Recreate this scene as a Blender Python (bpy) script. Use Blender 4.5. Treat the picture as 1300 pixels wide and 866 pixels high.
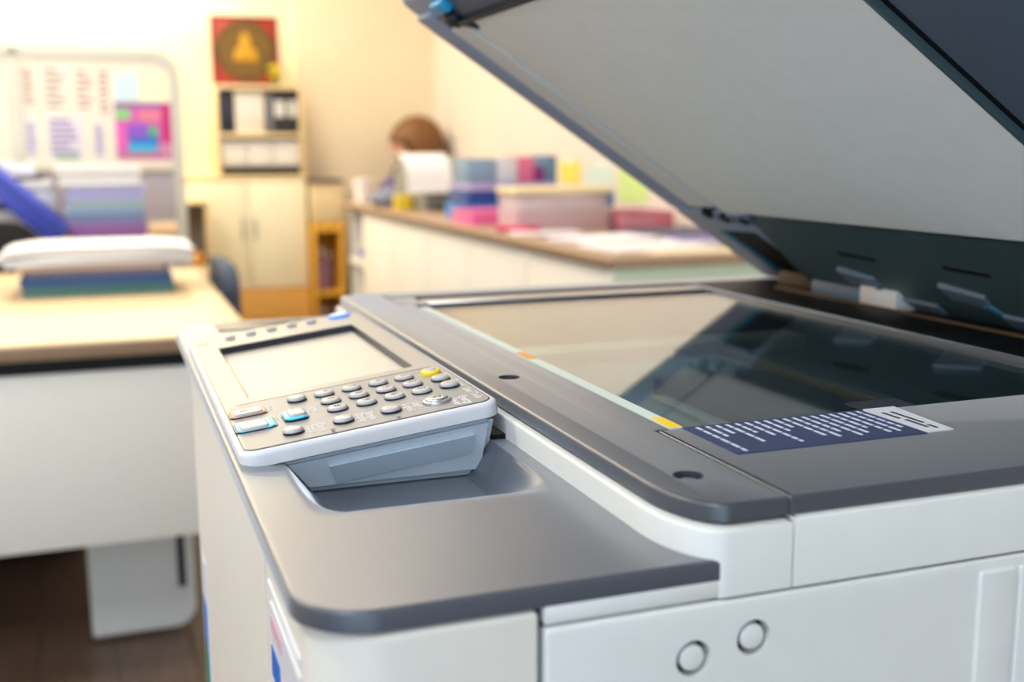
import bpy, bmesh, math, random
from mathutils import Vector, Matrix
from mathutils.geometry import tessellate_polygon
random.seed(7)
PI = math.pi
for o in list(bpy.data.objects): bpy.data.objects.remove(o)
S = bpy.context.scene
COL = S.collection

# ------------------------------------------------------------------ camera
cam = bpy.data.cameras.new('camera'); camo = bpy.data.objects.new('camera', cam); COL.objects.link(camo)
yaw, pitch, roll = 0.35052, 0.17055, 0.00395
fwd = Vector((-math.cos(yaw)*math.cos(pitch), math.sin(yaw)*math.cos(pitch), -math.sin(pitch)))
rgt = Vector((math.sin(yaw), math.cos(yaw), 0)); dwn = fwd.cross(rgt)
r2 = rgt*math.cos(roll)+dwn*math.sin(roll); d2 = -rgt*math.sin(roll)+dwn*math.cos(roll)
camo.matrix_world = Matrix(((r2.x, -d2.x, -fwd.x, 0.70), (r2.y, -d2.y, -fwd.y, -0.45), (r2.z, -d2.z, -fwd.z, 1.10), (0, 0, 0, 1)))
cam.sensor_width = 36; cam.sensor_fit = 'HORIZONTAL'; cam.lens = 36*1412.2/1300
cam.clip_start = 0.02
cam.dof.use_dof = True; cam.dof.focus_distance = 0.58; cam.dof.aperture_fstop = 6.0
S.camera = camo

# ------------------------------------------------------------------ world, lights, exposure
S.view_settings.view_transform = 'Standard'; S.view_settings.look = 'None'
S.view_settings.gamma = 1; S.view_settings.use_curve_mapping = False
S.view_settings.exposure = 0.37
w = bpy.data.worlds.new('world'); S.world = w; w.use_nodes = True
bg = w.node_tree.nodes['Background']
bg.inputs[0].default_value = (0.66, 0.83, 1.0, 1); bg.inputs[1].default_value = 2.1


def area(name, loc, rot, size, size_y, power, color):
    l = bpy.data.lights.new(name, 'AREA'); l.shape = 'RECTANGLE'; l.size = size; l.size_y = size_y
    l.energy = power; l.color = color
    o = bpy.data.objects.new(name, l); COL.objects.link(o); o.location = loc; o.rotation_euler = rot
    return o


WARM = (1.0, 0.88, 0.66); NEUT = (1.0, 0.95, 0.87); COOL = (0.86, 0.94, 1.0)
LAMPS = [(-4.4, -1.2, 13, NEUT), (-4.5, -0.1, 17, WARM), (-2.6, -1.2, 18, NEUT), (-2.6, 0.2, 10, NEUT),
         (-0.9, -1.9, 26, NEUT), (0.9, -1.3, 20, COOL)]  # unseen ceiling lamps, added to brighten deck, pad, front faces and bookcase
area('wall_tube_light', (-5.22, -0.55, 2.16), (0, math.radians(-12), 0), 0.06, 1.3, 17, (1.0, 0.86, 0.58))


# ------------------------------------------------------------------ materials
def lin(c):
    return tuple((v/255/12.92 if v/255 <= .04045 else ((v/255+.055)/1.055)**2.4) for v in c)


MATS = {}


def mat(name, rgb, rough=.5, metal=0, spec=.5, noise=0.015, scale=60, bump=0.0, coat=0, emit=0, stretch=None, sheen=0):
    if name in MATS: return MATS[name]
    m = bpy.data.materials.new(name); m.use_nodes = True; nt = m.node_tree
    b = nt.nodes['Principled BSDF']; c = lin(rgb)
    b.inputs['Roughness'].default_value = rough; b.inputs['Metallic'].default_value = metal
    b.inputs['Specular IOR Level'].default_value = spec; b.inputs['Coat Weight'].default_value = coat; b.inputs['Coat Roughness'].default_value = .34
    if sheen:
        b.inputs['Sheen Weight'].default_value = sheen; b.inputs['Sheen Roughness'].default_value = .30
        b.inputs['Sheen Tint'].default_value = (.86, .91, 1, 1)
    if emit:
        b.inputs['Emission Color'].default_value = (*c, 1); b.inputs['Emission Strength'].default_value = emit
    tc = nt.nodes.new('ShaderNodeTexCoord'); n = nt.nodes.new('ShaderNodeTexNoise')
    n.inputs['Scale'].default_value = scale; n.inputs['Detail'].default_value = 4
    mp = nt.nodes.new('ShaderNodeMapping')
    if stretch: mp.inputs['Scale'].default_value = stretch
    nt.links.new(tc.outputs['Object'], mp.inputs[0]); nt.links.new(mp.outputs[0], n.inputs['Vector'])
    r = nt.nodes.new('ShaderNodeValToRGB')
    r.color_ramp.elements[0].position = .3; r.color_ramp.elements[1].position = .7
    r.color_ramp.elements[0].color = (*[v*(1-noise) for v in c], 1)
    r.color_ramp.elements[1].color = (*[min(1, v*(1+noise)) for v in c], 1)
    nt.links.new(n.outputs['Fac'], r.inputs[0]); nt.links.new(r.outputs[0], b.inputs['Base Color'])
    if bump:
        bp = nt.nodes.new('ShaderNodeBump'); bp.inputs['Strength'].default_value = bump; bp.inputs['Distance'].default_value = .0006
        n2 = nt.nodes.new('ShaderNodeTexNoise'); n2.inputs['Scale'].default_value = 900
        nt.links.new(tc.outputs['Object'], n2.inputs['Vector'])
        nt.links.new(n2.outputs['Fac'], bp.inputs['Height']); nt.links.new(bp.outputs[0], b.inputs['Normal'])
    MATS[name] = m
    return m


def glass_mat(name, tint, ior=1.5, rough=0.0):
    m = bpy.data.materials.new(name); m.use_nodes = True; nt = m.node_tree; nt.nodes.clear()
    o = nt.nodes.new('ShaderNodeOutputMaterial'); mx = nt.nodes.new('ShaderNodeMixShader')
    t = nt.nodes.new('ShaderNodeBsdfTransparent'); t.inputs[0].default_value = (*tint, 1)
    g = nt.nodes.new('ShaderNodeBsdfGlossy'); g.inputs['Roughness'].default_value = rough
    g.inputs['Color'].default_value = (.95, .97, 1, 1)
    f = nt.nodes.new('ShaderNodeFresnel'); geo = nt.nodes.new('ShaderNodeNewGeometry'); mi = nt.nodes.new('ShaderNodeMix')
    mi.inputs[2].default_value = ior; mi.inputs[3].default_value = 1/ior     # a thin pane reflects alike from both faces
    nt.links.new(geo.outputs['Backfacing'], mi.inputs[0]); nt.links.new(mi.outputs[0], f.inputs[0])
    nt.links.new(f.outputs[0], mx.inputs[0]); nt.links.new(t.outputs[0], mx.inputs[1]); nt.links.new(g.outputs[0], mx.inputs[2])
    nt.links.new(mx.outputs[0], o.inputs[0])
    MATS[name] = m
    return m


M_PLATE = mat('charcoal_plastic', (52, 58, 69), .38, spec=.4, coat=.85, sheen=1.0, bump=.12)
M_DECK = mat('slate_plastic', (60, 66, 79), .40, spec=.4, coat=1.0, sheen=1.0, bump=.12)
M_BODY = mat('off_white_plastic', (212, 213, 211), .42, bump=.06)
M_BODY2 = mat('ivory_plastic', (206, 202, 195), .45, bump=.06)
M_HOUSE = mat('silver_white_plastic', (214, 216, 222), .35)
M_MOUNT = mat('blue_grey_plastic', (192, 204, 216), .45)
M_FACE = mat('silver_panel_plastic', (165, 161, 156), .38, metal=.25, bump=.05)
M_SCREEN = mat('matte_touch_screen', (206, 198, 184), .42)
M_NAVY = mat('dark_navy_plastic', (22, 27, 44), .35)
M_BLACK = mat('black_plastic', (10, 11, 13), .55, spec=.25)
M_KEY = mat('grey_key_plastic', (178, 176, 178), .28)
M_YEL = mat('yellow_key_plastic', (238, 208, 20), .35)
M_CYAN = mat('lit_cyan_led', (70, 190, 235), .3, emit=.5)
M_ORANGE = mat('orange_led', (236, 160, 120), .3, emit=.2)
M_BLUE_LED = mat('blue_led', (60, 130, 220), .3, emit=.5)
M_INK = mat('dark_ink', (40, 42, 52), .6)
M_WINK = mat('white_ink', (235, 236, 240), .6)
M_LID = mat('steel_blue_plastic', (146, 160, 188), .45, bump=.1)
M_LIDIN = mat('slate_blue_plastic', (84, 96, 118), .45, bump=.1)
M_PAD = mat('white_vinyl_pad', (238, 238, 236), .55, noise=.02)
M_STRIP = mat('translucent_strip', (224, 224, 222), .4)
M_BAND = mat('dark_green_plastic', (66, 86, 92), .38)
M_RIDGE = mat('pale_slate_and_lit_pocket', (110, 128, 146), .4)  # grey hinge block, and the light-catching pockets of the rear band
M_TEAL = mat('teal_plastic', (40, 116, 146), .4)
M_SCALE = mat('pale_scale_strip', (206, 218, 212), .4)
M_MARKO = mat('orange_mark', (226, 160, 80), .5)
M_MARKY = mat('yellow_mark', (240, 205, 40), .5)
M_LABEL = mat('navy_sticker', (38, 52, 92), .4)
M_LABELW = mat('white_sticker', (205, 208, 218), .4)
M_METAL = mat('brushed_steel', (186, 190, 196), .3, metal=.9)
M_BROWN = mat('bronze_plastic', (78, 58, 34), .45)
M_CAV = mat('scanner_interior', (112, 132, 142), .5)
M_GLASS = glass_mat('platen_glass', (.86, .94, .95), 1.5)
M_BLUEPR = mat('blue_print', (20, 96, 190), .5)
M_PINKPR = mat('pink_print', (206, 160, 176), .5)
M_GREENPR = mat('green_print', (24, 120, 74), .5)


# ------------------------------------------------------------------ helpers
def link(name, bm, m, parent=None, smooth=35):
    bmesh.ops.recalc_face_normals(bm, faces=bm.faces)
    me = bpy.data.meshes.new(name); bm.to_mesh(me); bm.free()
    for mm in (m if isinstance(m, (list, tuple)) else [m]): me.materials.append(mm)
    if smooth:
        for p in me.polygons: p.use_smooth = True
        me.set_sharp_from_angle(angle=math.radians(smooth))
    o = bpy.data.objects.new(name, me); COL.objects.link(o)
    if parent: o.parent = parent
    return o


def empty(name, label, cat, loc=(0, 0, 0), rz=0, group=None):
    o = bpy.data.objects.new(name, None); COL.objects.link(o); o.location = loc; o.rotation_euler = (0, 0, rz)
    o.empty_display_size = .1
    return tag(o, label, cat, group)


def tag(o, label, cat, group=None):
    o['label'] = label; o['category'] = cat
    if group: o['group'] = group
    return o


def struct(o): o['kind'] = 'structure'; return o


def box(bm, x0, x1, y0, y1, z0, z1, bev=0, seg=2, M=None):
    r = bmesh.ops.create_cube(bm, size=1)
    vs = r['verts']
    for v in vs:
        v.co = Vector(((x0+x1)/2+v.co.x*(x1-x0), (y0+y1)/2+v.co.y*(y1-y0), (z0+z1)/2+v.co.z*(z1-z0)))
    if bev:
        es = list({e for v in vs for e in v.link_edges})
        rr = bmesh.ops.bevel(bm, geom=es, offset=bev, segments=seg, affect='EDGES', profile=.5)
        vs = list({v for f in rr['faces'] for v in f.verts} | {v for v in vs if v.is_valid})
    if M:
        for v in vs: v.co = M @ v.co
    return vs


def cyl(bm, c, r, h, n=20, r2=None, M=None, axis='z'):
    rr = bmesh.ops.create_cone(bm, cap_ends=True, segments=n, radius1=r, radius2=r if r2 is None else r2, depth=h)
    R = {'z': Matrix(), 'x': Matrix.Rotation(PI/2, 4, 'Y'), 'y': Matrix.Rotation(-PI/2, 4, 'X')}[axis]
    for v in rr['verts']:
        v.co = R @ v.co + Vector(c)
        if M: v.co = M @ v.co
    return rr['verts']


def arc(cx, cy, r, a0, a1, n=8):
    return [(cx+r*math.cos(a0+(a1-a0)*i/n), cy+r*math.sin(a0+(a1-a0)*i/n)) for i in range(n+1)]


def earc(cx, cy, rx, ry, a0, a1, n=12): return [(cx+rx*math.cos(a0+(a1-a0)*i/n), cy+ry*math.sin(a0+(a1-a0)*i/n)) for i in range(n+1)]


def rrect(x0, x1, y0, y1, r, n=6):
    """rounded rectangle, ccw; r is one radius or four (bottom-left, bottom-right, top-right, top-left)"""
    if not isinstance(r, (list, tuple)): r = [r]*4
    return (arc(x0+r[0], y0+r[0], r[0], PI, 1.5*PI, n) + arc(x1-r[1], y0+r[1], r[1], 1.5*PI, 2*PI, n) +
            arc(x1-r[2], y1-r[2], r[2], 0, .5*PI, n) + arc(x0+r[3], y1-r[3], r[3], .5*PI, PI, n))


def clean(poly):
    out = []
    for p in poly:
        if not out or (abs(p[0]-out[-1][0])+abs(p[1]-out[-1][1])) > 1e-6: out.append(p)
    if (abs(out[0][0]-out[-1][0])+abs(out[0][1]-out[-1][1])) < 1e-6: out.pop()
    return out


def offset(poly, d):
    """move the outline of a ccw polygon inwards by d"""
    n = len(poly); out = []
    for i in range(n):
        a, b, c = Vector(poly[i-1]), Vector(poly[i]), Vector(poly[(i+1) % n])
        e1 = (b-a).normalized(); e2 = (c-b).normalized()
        n1 = Vector((-e1.y, e1.x)); n2 = Vector((-e2.y, e2.x)); nn = n1+n2
        if nn.length < 1e-6: nn = n1
        nn.normalize(); k = d/max(.35, nn.dot(n1))
        out.append((b.x+nn.x*k, b.y+nn.y*k))
    return out


def slab(bm, poly, z0, z1, bev=0, holes=(), f=None, seg=3, bot=True):
    """prism of a ccw polygon with a rounded top rim and optional holes; f maps (x, y, z) to space"""
    f = f or (lambda x, y, z: (x, y, z))
    poly = clean(poly); rings = []
    if bev:
        for i in range(seg+1):
            t = PI/2*i/seg
            rings.append((offset(poly, bev*(1-math.cos(t))), z1-bev+bev*math.sin(t)))
    else: rings.append((poly, z1))
    rings.insert(0, (poly, z0))
    vr = [[bm.verts.new(f(x, y, z)) for x, y in p] for p, z in rings]
    n = len(poly)
    for a, b in zip(vr, vr[1:]):
        for i in range(n): bm.faces.new((a[i], a[(i+1) % n], b[(i+1) % n], b[i]))
    top = rings[-1][0]; hv = []
    for h in holes:
        h = clean(h); t = [bm.verts.new(f(x, y, z1)) for x, y in h]; b = [bm.verts.new(f(x, y, z0)) for x, y in h]
        for i in range(len(h)): bm.faces.new((t[i], t[(i+1) % len(h)], b[(i+1) % len(h)], b[i]))
        hv.append((h, t))
    allv = vr[-1]+[v for _, t in hv for v in t]
    loops = [[Vector((x, y, 0)) for x, y in top]]+[[Vector((x, y, 0)) for x, y in h] for h, _ in hv]
    for t in tessellate_polygon(loops):
        try: bm.faces.new([allv[i] for i in t])
        except ValueError: pass
    if bot and not holes: bm.faces.new(vr[0])


def lathe(bm, prof, c=(0, 0, 0), n=24, M=None):
    rings = []
    for r, z in prof:
        if r < 1e-6: rings.append([bm.verts.new((c[0], c[1], c[2]+z))])
        else: rings.append([bm.verts.new((c[0]+r*math.cos(2*PI*i/n), c[1]+r*math.sin(2*PI*i/n), c[2]+z)) for i in range(n)])
    for a, b in zip(rings, rings[1:]):
        for i in range(n):
            j = (i+1) % n
            q = [a[i % len(a)], a[j % len(a)], b[j % len(b)], b[i % len(b)]]
            q = [v for k, v in enumerate(q) if v not in q[:k]]
            if len(q) > 2: bm.faces.new(q)
    if M:
        for ring in rings:
            for v in ring: v.co = M @ v.co


def tube(bm, pts, r, n=8):
    pts = [Vector(p) for p in pts]; prev = None; N = len(pts)
    for i, p in enumerate(pts):
        t = (pts[min(i+1, N-1)]-pts[max(i-1, 0)]).normalized()
        u = t.cross(Vector((0, 0, 1)) if abs(t.z) < .95 else Vector((1, 0, 0))).normalized(); v = t.cross(u)
        ring = [bm.verts.new(p+(u*math.cos(2*PI*k/n)+v*math.sin(2*PI*k/n))*r) for k in range(n)]
        if prev:
            for k in range(n): bm.faces.new((prev[k], prev[(k+1) % n], ring[(k+1) % n], ring[k]))
        else: bm.faces.new(ring)
        prev = ring
    bm.faces.new(prev)


def one(name, m, parent, fn, *a, **k):
    bm = bmesh.new(); fn(bm, *a, **k); return link(name, bm, m, parent)


def bx(name, m, parent, *a, **k): return one(name, m, parent, box, *a, **k)


def text_mesh(body, size, spacing=1.0):
    c = bpy.data.curves.new('printed_text', 'FONT'); c.body = body; c.size = size; c.align_x = 'CENTER'; c.align_y = 'CENTER'
    c.resolution_u = 2; c.space_line = .85; c.offset = size*.012
    o = bpy.data.objects.new('printed_text', c); COL.objects.link(o)
    me = bpy.data.meshes.new_from_object(o.evaluated_get(bpy.context.evaluated_depsgraph_get()))
    bpy.data.objects.remove(o); bpy.data.curves.remove(c)
    return me


def copy_thing(root, label=None, loc=None):
    c = root.copy(); COL.objects.link(c)
    if loc is not None: c.location = loc
    if label: c['label'] = label
    for ch in root.children:
        k = ch.copy(); COL.objects.link(k); k.parent = c
        for g in ch.children:
            d = g.copy(); COL.objects.link(d); d.parent = k
    return c


# ------------------------------------------------------------------ the room
M_FLOOR = mat('dark_laminate', (92, 74, 62), .45, noise=.35, scale=6, stretch=(1, 14, 1))
M_WALL = mat('cream_wall_paint', (240, 226, 196), .8, noise=.015, scale=5)
M_WALLR = mat('pale_wall_paint', (232, 222, 212), .8, noise=.015, scale=5)
M_CEIL = mat('ceiling_paint', (236, 232, 222), .85, noise=.02, scale=8)
M_SKIRT = mat('skirting_paint', (206, 196, 172), .6)
fl = struct(bx('floor', M_FLOOR, None, -5.5, 2.6, -3.2, 1.45, -.12, -.004))
M_PLANK = [mat('laminate_plank_%d' % i, c, .42, noise=.25, scale=7, stretch=(1, 12, 1)) for i, c in
           enumerate([(98, 80, 68), (84, 68, 58), (108, 90, 76), (90, 76, 66)])]
MATS.clear()
row = 0; y = -3.2
while y < 1.3 - 1e-6:
    x = -5.35 - random.random()*1.0
    while x < 2.5:
        L = 1.25
        xa, xb = max(x, -5.35), min(x+L, 2.55)
        if xb - xa > .05:
            bm = bmesh.new()
            slab(bm, [(xa+.0012, y+.0012), (xb-.0012, y+.0012), (xb-.0012, min(y+.16, 1.3)-.0012), (xa+.0012, min(y+.16, 1.3)-.0012)], -.004, 0, bot=False)
            link('plank', bm, random.choice(M_PLANK), fl, 0)
        x += L
    y += .16
struct(bx('wall_back', M_WALL, None, -5.5, -5.35, -3.2, 1.45, 0, 2.7))
struct(bx('wall_right', M_WALLR, None, -5.35, 2.6, 1.30, 1.45, 0, 2.7))
struct(bx('wall_left', M_WALLR, None, -5.5, 2.6, -3.35, -3.2, 0, 2.7))
struct(bx('wall_front_added', M_WALLR, None, 2.6, 2.75, -.30, 1.45, 0, 2.7))  # unseen partial wall, added so plastic edges reflect something darker than the sky
struct(bx('ceiling', M_CEIL, None, -5.5, 2.6, -3.35, 1.45, 2.7, 2.8))
struct(bx('trim_1', M_WALL, None, -5.35, -5.31, .545, 1.30, 0, 2.7))
struct(bx('baseboard_back', M_SKIRT, None, -5.35, -5.335, -3.2, .545, 0, .09, bev=.003))
struct(bx('baseboard_right', M_SKIRT, None, -1.6, 2.6, 1.285, 1.30, 0, .09, bev=.003))

M_LAMP = mat('lamp_diffuser', (255, 246, 230), .5, emit=3.0)
M_FRAME = mat('white_lamp_frame', (236, 236, 232), .5)
place = ['above the far left desks', 'above the bookcase side of the room', 'above the desk with the books, left one',
         'above the counter and desk aisle', 'left of the copier', 'nearest the open side of the room']
for i, (lx, ly, p, c) in enumerate(LAMPS):
    t = empty('added_ceiling_light', 'square recessed ceiling light with white frame ' + place[i], 'ceiling light', (lx, ly, 2.7), group='recessed ceiling lights')
    bm = bmesh.new(); slab(bm, rrect(-.31, .31, -.31, .31, .01), -.025, 0, holes=[rrect(-.28, .28, -.28, .28, .005)]); link('frame', bm, M_FRAME, t)
    bx('diffuser', M_LAMP, t, -.28, .28, -.28, .28, -.015, -.002)
    area('ceiling_fill_lamp', (lx, ly, 2.665), (0, 0, 0), .54, .54, p, c).parent = None
t = empty('wall_light', 'slim warm tube light fixed high on the back wall', 'wall light', (-5.35, -.55, 2.2))
bx('bracket', M_FRAME, t, 0, .06, -.7, .7, -.02, .05, bev=.006)
one('tube', M_LAMP, t, cyl, (.10, 0, -.01), .014, 1.36, 16, axis='y')
for s in (-1, 1): bx('holder', M_FRAME, t, .05, .118, s*.69-.012, s*.69+.012, -.03, .02, bev=.003)

# ------------------------------------------------------------------ THE COPIER (dimensions in units of 0.135 m about its platen level)
U = .135


def P(x, y, z): return (x*U+.70, y*U-.45, .965+z*U)


def fslab(name, m, parent, poly, z0, z1, bev=0, holes=(), **k):
    bm = bmesh.new(); slab(bm, poly, z0, z1, bev, holes, f=P, **k); return link(name, bm, m, parent)


def ubox(name, m, parent, x0, x1, y0, y1, z0, z1, bev=0):
    a, b = P(x0, y0, z0), P(x1, y1, z1)
    return bx(name, m, parent, a[0], b[0], a[1], b[1], a[2], b[2], bev=bev*U)


cop = empty('photocopier', 'large off-white office photocopier with charcoal top and its cover raised', 'photocopier', (0, 0, 0))
FLOORZ = -.965/U
# --- lower body
ubox('cabinet', M_BODY2, cop, -7.1, -2.75, .55, 4.95, FLOORZ+.5, -.4)
bm = bmesh.new(); slab(bm, arc(-6.7, .93, .5, PI, 1.5*PI, 12)+[(-3.565, .43), (-3.565, .53), (-6.7, .53), (-7.0, .70), (-7.1, .93)], FLOORZ+.45, -.215, .02, f=P)
link('front_cover', bm, M_BODY2, cop)
bm = bmesh.new(); slab(bm, rrect(-3.55, -2.625, .43, 1.035, [.01, .21, .015, .01], 10), FLOORZ+.45, -.222, .022, f=P)
fd = link('front_door', bm, M_BODY2, cop)
for i in range(4):
    bm = bmesh.new(); cx, cy = (-6.9 if i % 2 else -3.0), (.9 if i < 2 else 4.6)
    p = P(cx, cy, FLOORZ+.24); cyl(bm, p, .24*U, .03, 20, axis='y'); k = link('caster', bm, M_BLACK, cop)
    bm = bmesh.new(); box(bm, p[0]-.022, p[0]+.022, p[1]-.026, p[1]+.026, p[2]+.018, p[2]+.04, bev=.004); link('fork', bm, M_METAL, k)
# label card on the front door
bm = bmesh.new()
def F(x, z, y=.43): return P(x, y, z)
def fcard(name, m, parent, x0, x1, z0, z1, y0=.43, th=.006):
    return ubox(name, m, parent, x0, x1, y0-th, y0+.002, z0, z1)
rdg = fcard('label_ridge', M_HOUSE, fd, -3.46, -2.86, -.370, -.358, th=.009)
fcard('label_ridge', M_HOUSE, fd, -3.42, -2.86, -.424, -.416, th=.008)
card = fcard('tray_label', M_LABELW, fd, -3.42, -2.86, -1.15, -.43)
for (x0, x1, z0, z1, m) in [(-3.40, -3.18, -.50, -.452, M_PINKPR), (-3.41, -3.24, -.66, -.56, M_BLUEPR), (-3.20, -2.92, -.60, -.578, M_PINKPR),
                            (-3.20, -2.90, -.70, -.682, M_BLUEPR), (-3.20, -2.92, -.77, -.75, M_BLUEPR), (-3.40, -2.95, -.86, -.84, M_PINKPR)]:
    o = fcard('printed_block', m, fd, x0, x1, z0, z1, th=.009)
st = fcard('sticker', M_LABELW, cop, -6.55, -6.30, -2.5, -1.34)
fcard('printed_block', M_BLUEPR, st, -6.52, -6.31, -2.1, -1.6, th=.009)
fcard('printed_block', M_GREENPR, st, -6.50, -6.32, -2.5, -1.86, th=.012)

# --- right hand side
def circ(cx, cy, r, n=20): return [(cx+r*math.cos(2*PI*i/n), cy+r*math.sin(2*PI*i/n)) for i in range(n)]
PX = lambda d: (lambda y, z, x: P(d+x, y, z))       # polygon in (y, z), thickness along x
plugs = [(1.703, -.404), (1.506, -.437)]
bm = bmesh.new()
slab(bm, rrect(1.052, 5.0, FLOORZ+.45, -.277, .02), -.1, 0, .012, holes=[circ(y, z, .056) for y, z in plugs], f=PX(-2.62))
sp = link('side_panel', bm, M_BODY, cop)
for y, z in plugs:
    bm = bmesh.new(); slab(bm, circ(y, z, .056), -.1, -.05, f=PX(-2.62)); link('plug_well', bm, M_NAVY, sp)
    bm = bmesh.new(); slab(bm, circ(y, z, .040), -.06, -.004, .008, f=PX(-2.62)); link('plug', bm, M_BODY, sp)
bm = bmesh.new(); slab(bm, rrect(2.52, 2.665, -2.2, -.315, .012), -.02, .012, .008, f=PX(-2.62)); link('side_cover_strip', bm, M_BODY, cop)
bm = bmesh.new(); slab(bm, rrect(2.68, 4.6, -2.2, -.315, .012), -.02, .012, .008, f=PX(-2.62)); link('side_door', bm, M_BODY, cop)
ubox('trim_strip', M_BODY, cop, -3.2, -2.628, 1.052, 1.592, -.268, -.213, .006)
# --- bezel under the platen and the upper side cover
bm = bmesh.new(); slab(bm, [(-7.6, 1.478)]+earc(-2.622-.30, 1.478+.14, .30, .14, 1.5*PI, 2*PI, 16)+[(-2.622, 1.826), (-7.6, 1.826)], -.268, -.066, .012, f=P); bz = link('bezel', bm, M_BODY, cop)
bm = bmesh.new(); slab(bm, rrect(-7.6, -2.622, 1.833, 5.05, [.003, .003, .15, .15], 6), -.268, -.058, .010, holes=[[(-6.95, 1.87), (-3.46, 1.87), (-3.46, 4.06), (-6.95, 4.06)]], f=P); link('upper_side_cover', bm, M_BODY, cop)
ubox('bezel_return', M_BODY, cop, -3.0, -2.623, 1.603, 1.825, -.268, -.150, .003)
ubox('seam_gasket', M_NAVY, cop, -3.1, -2.64, 1.80, 4.9, -.285, -.07)
ubox('seam_gasket', M_NAVY, cop, -3.2, -2.66, 1.0, 1.60, -.285, -.225)

# --- platen plate: front strip, left piece, right piece, rear strip
GX0, GX1, GY0, GY1 = -6.86, -3.48, 1.905, 4.04
front = (arc(-7.66+.12, 1.502+.12, .12, PI, 1.5*PI, 6) + earc(-2.648-.30, 1.502+.14, .30, .14, 1.5*PI, 2*PI, 16) +
         [(-2.648, 1.826), (GX1, 1.826), (GX1, 1.885), (-6.99, 1.885), (-7.0, 1.80), (-7.66, 1.80)])
# the plate drops at the front edge
SCR = [(-4.567, 1.655), (-2.945, 1.658)]
bm = bmesh.new(); slab(bm, front, -.054, 0, .014, holes=[circ(x, y, .05) for x, y in SCR], f=P); pf = link('platen_front_frame', bm, M_PLATE, cop)
for x, y in SCR:
    bm = bmesh.new(); slab(bm, circ(x, y, .05), -.04, -.03, f=P); link('screw_well', bm, M_NAVY, pf)
    bm = bmesh.new(); slab(bm, circ(x, y, .032), -.035, -.015, .006, f=P); link('screw', bm, M_PLATE, pf)
bm = bmesh.new(); slab(bm, rrect(GX1, -2.648, 1.832, 5.05, [.004, .004, .15, .01]), -.054, 0, .012, f=P); pr = link('platen_right_frame', bm, M_PLATE, cop)
fslab('platen_left_frame', M_PLATE, cop, rrect(-7.66, -7.40, 1.81, 5.05, [.004, .004, .01, .12]), -.075, 0, .010)
fslab('feed_slit_frame', M_PLATE, cop, [(-7.40, 1.81), (-7.01, 1.81), (-7.01, 1.98), (-7.40, 1.98)], -.07, -.004, .006)
ubox('feed_slit_glass', mat('slit_navy', (26, 40, 66), .7, spec=.08), cop, -7.395, -7.20, 1.99, 4.04, -.06, -.002)
ubox('feed_slit_scale', M_METAL, cop, -7.215, -7.00, 1.98, 4.04, -.06, .004, .004)
ubox('feed_slit_gap', MATS['slit_navy'], cop, -6.995, -6.87, 1.89, 4.04, -.06, -.004)
ubox('platen_rear_frame', M_BLACK, cop, -7.40, GX1, 4.06, 5.05, -.075, -.002, .006)
ubox('rear_edge_strip', M_PLATE, cop, -7.2, GX1, 4.035, 4.085, -.05, .012, .004)
ubox('rear_bronze_rail', M_BROWN, cop, -6.9, -3.2, 4.56, 4.60, -.02, .014, .004)
# glass with the scan well beneath it
gl = ubox('platen_glass', M_GLASS, cop, GX0, GX1, GY0, GY1, -.022, -.008)
well = ubox('scan_well', M_CAV, cop, -6.94, -3.47, 1.875, 4.055, -.39, -.36)
for q in ((-6.949, -6.93, 1.875, 4.055), (-3.48, -3.461, 1.875, 4.055), (-6.93, -3.48, 1.871, 1.885), (-6.93, -3.48, 4.043, 4.059)): ubox('well_wall', M_NAVY, well, *q, -.36, -.03)
ubox('scan_carriage', M_METAL, well, -5.9, -5.65, 1.95, 3.98, -.2, -.12, .01)
ubox('carriage_rail', M_NAVY, well, GX0, -3.5, 2.05, 2.10, -.30, -.24)
ubox('carriage_rail', M_NAVY, well, GX0, -3.5, 3.85, 3.90, -.30, -.24)
ubox('lens_cover', M_NAVY, well, -5.3, -4.3, 2.75, 3.5, -.36, -.22, .02)
ubox('pale_bar', M_METAL, well, -4.9, -3.95, 2.52, 2.62, -.30, -.22, .02)  # pale bar, with a brown rod behind it, lying across the well
ubox('brown_rod', M_BROWN, well, -5.6, -3.9, 3.3, 3.34, -.18, -.14, .01)
ubox('size_scale', M_SCALE, cop, -6.86, GX1, 1.882, 1.935, -.02, .002)
ubox('size_mark', M_MARKO, cop, -5.11, -4.93, 1.884, 1.933, -.01, .004)
ubox('size_mark', M_MARKY, cop, -3.64, -3.49, 1.884, 1.933, -.01, .004)
# stickers on the right platen frame
lb = ubox('instruction_label', M_LABEL, pr, -3.475, -3.095, 1.925, 2.70, -.01, .003)
rl = random.Random(3)
M_PALEINK = mat('pale_ink', (196, 204, 224), .6)
bm = bmesh.new(); yy = 1.975
lens = [.34, .15, .13, .26, .14, .20, .30, .16, .12, .26, .30, .24, .30, .28, .22, .30, .30, .26]
for L in lens:
    x = -3.455; end = x+L
    while x < end-.02:
        wd = min(rl.uniform(.03, .07), end-x); a, b = P(x, yy-.0065, .002), P(x+wd, yy+.0065, .0042)
        box(bm, a[0], b[0], a[1], b[1], a[2], b[2]); x += wd+.012
    yy += .041
link('printed_lines', bm, M_PALEINK, pr)
bm = bmesh.new(); slab(bm, [(-3.475, 2.715), (-3.105, 2.715), (-3.105, 2.825), (-3.475, 2.86)], -.01, .004, f=P); link('serial_sticker', bm, M_LABELW, pr)
bm = bmesh.new()
for k, (x0, x1, y0) in enumerate([(-3.40, -3.30, 2.74), (-3.28, -3.16, 2.75), (-3.40, -3.22, 2.78), (-3.19, -3.14, 2.775)]):
    a, b = P(x0, y0, .003), P(x1, y0+.014, .0052); box(bm, a[0], b[0], a[1], b[1], a[2], b[2])
link('printed_lines', bm, M_INK, pr)
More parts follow.
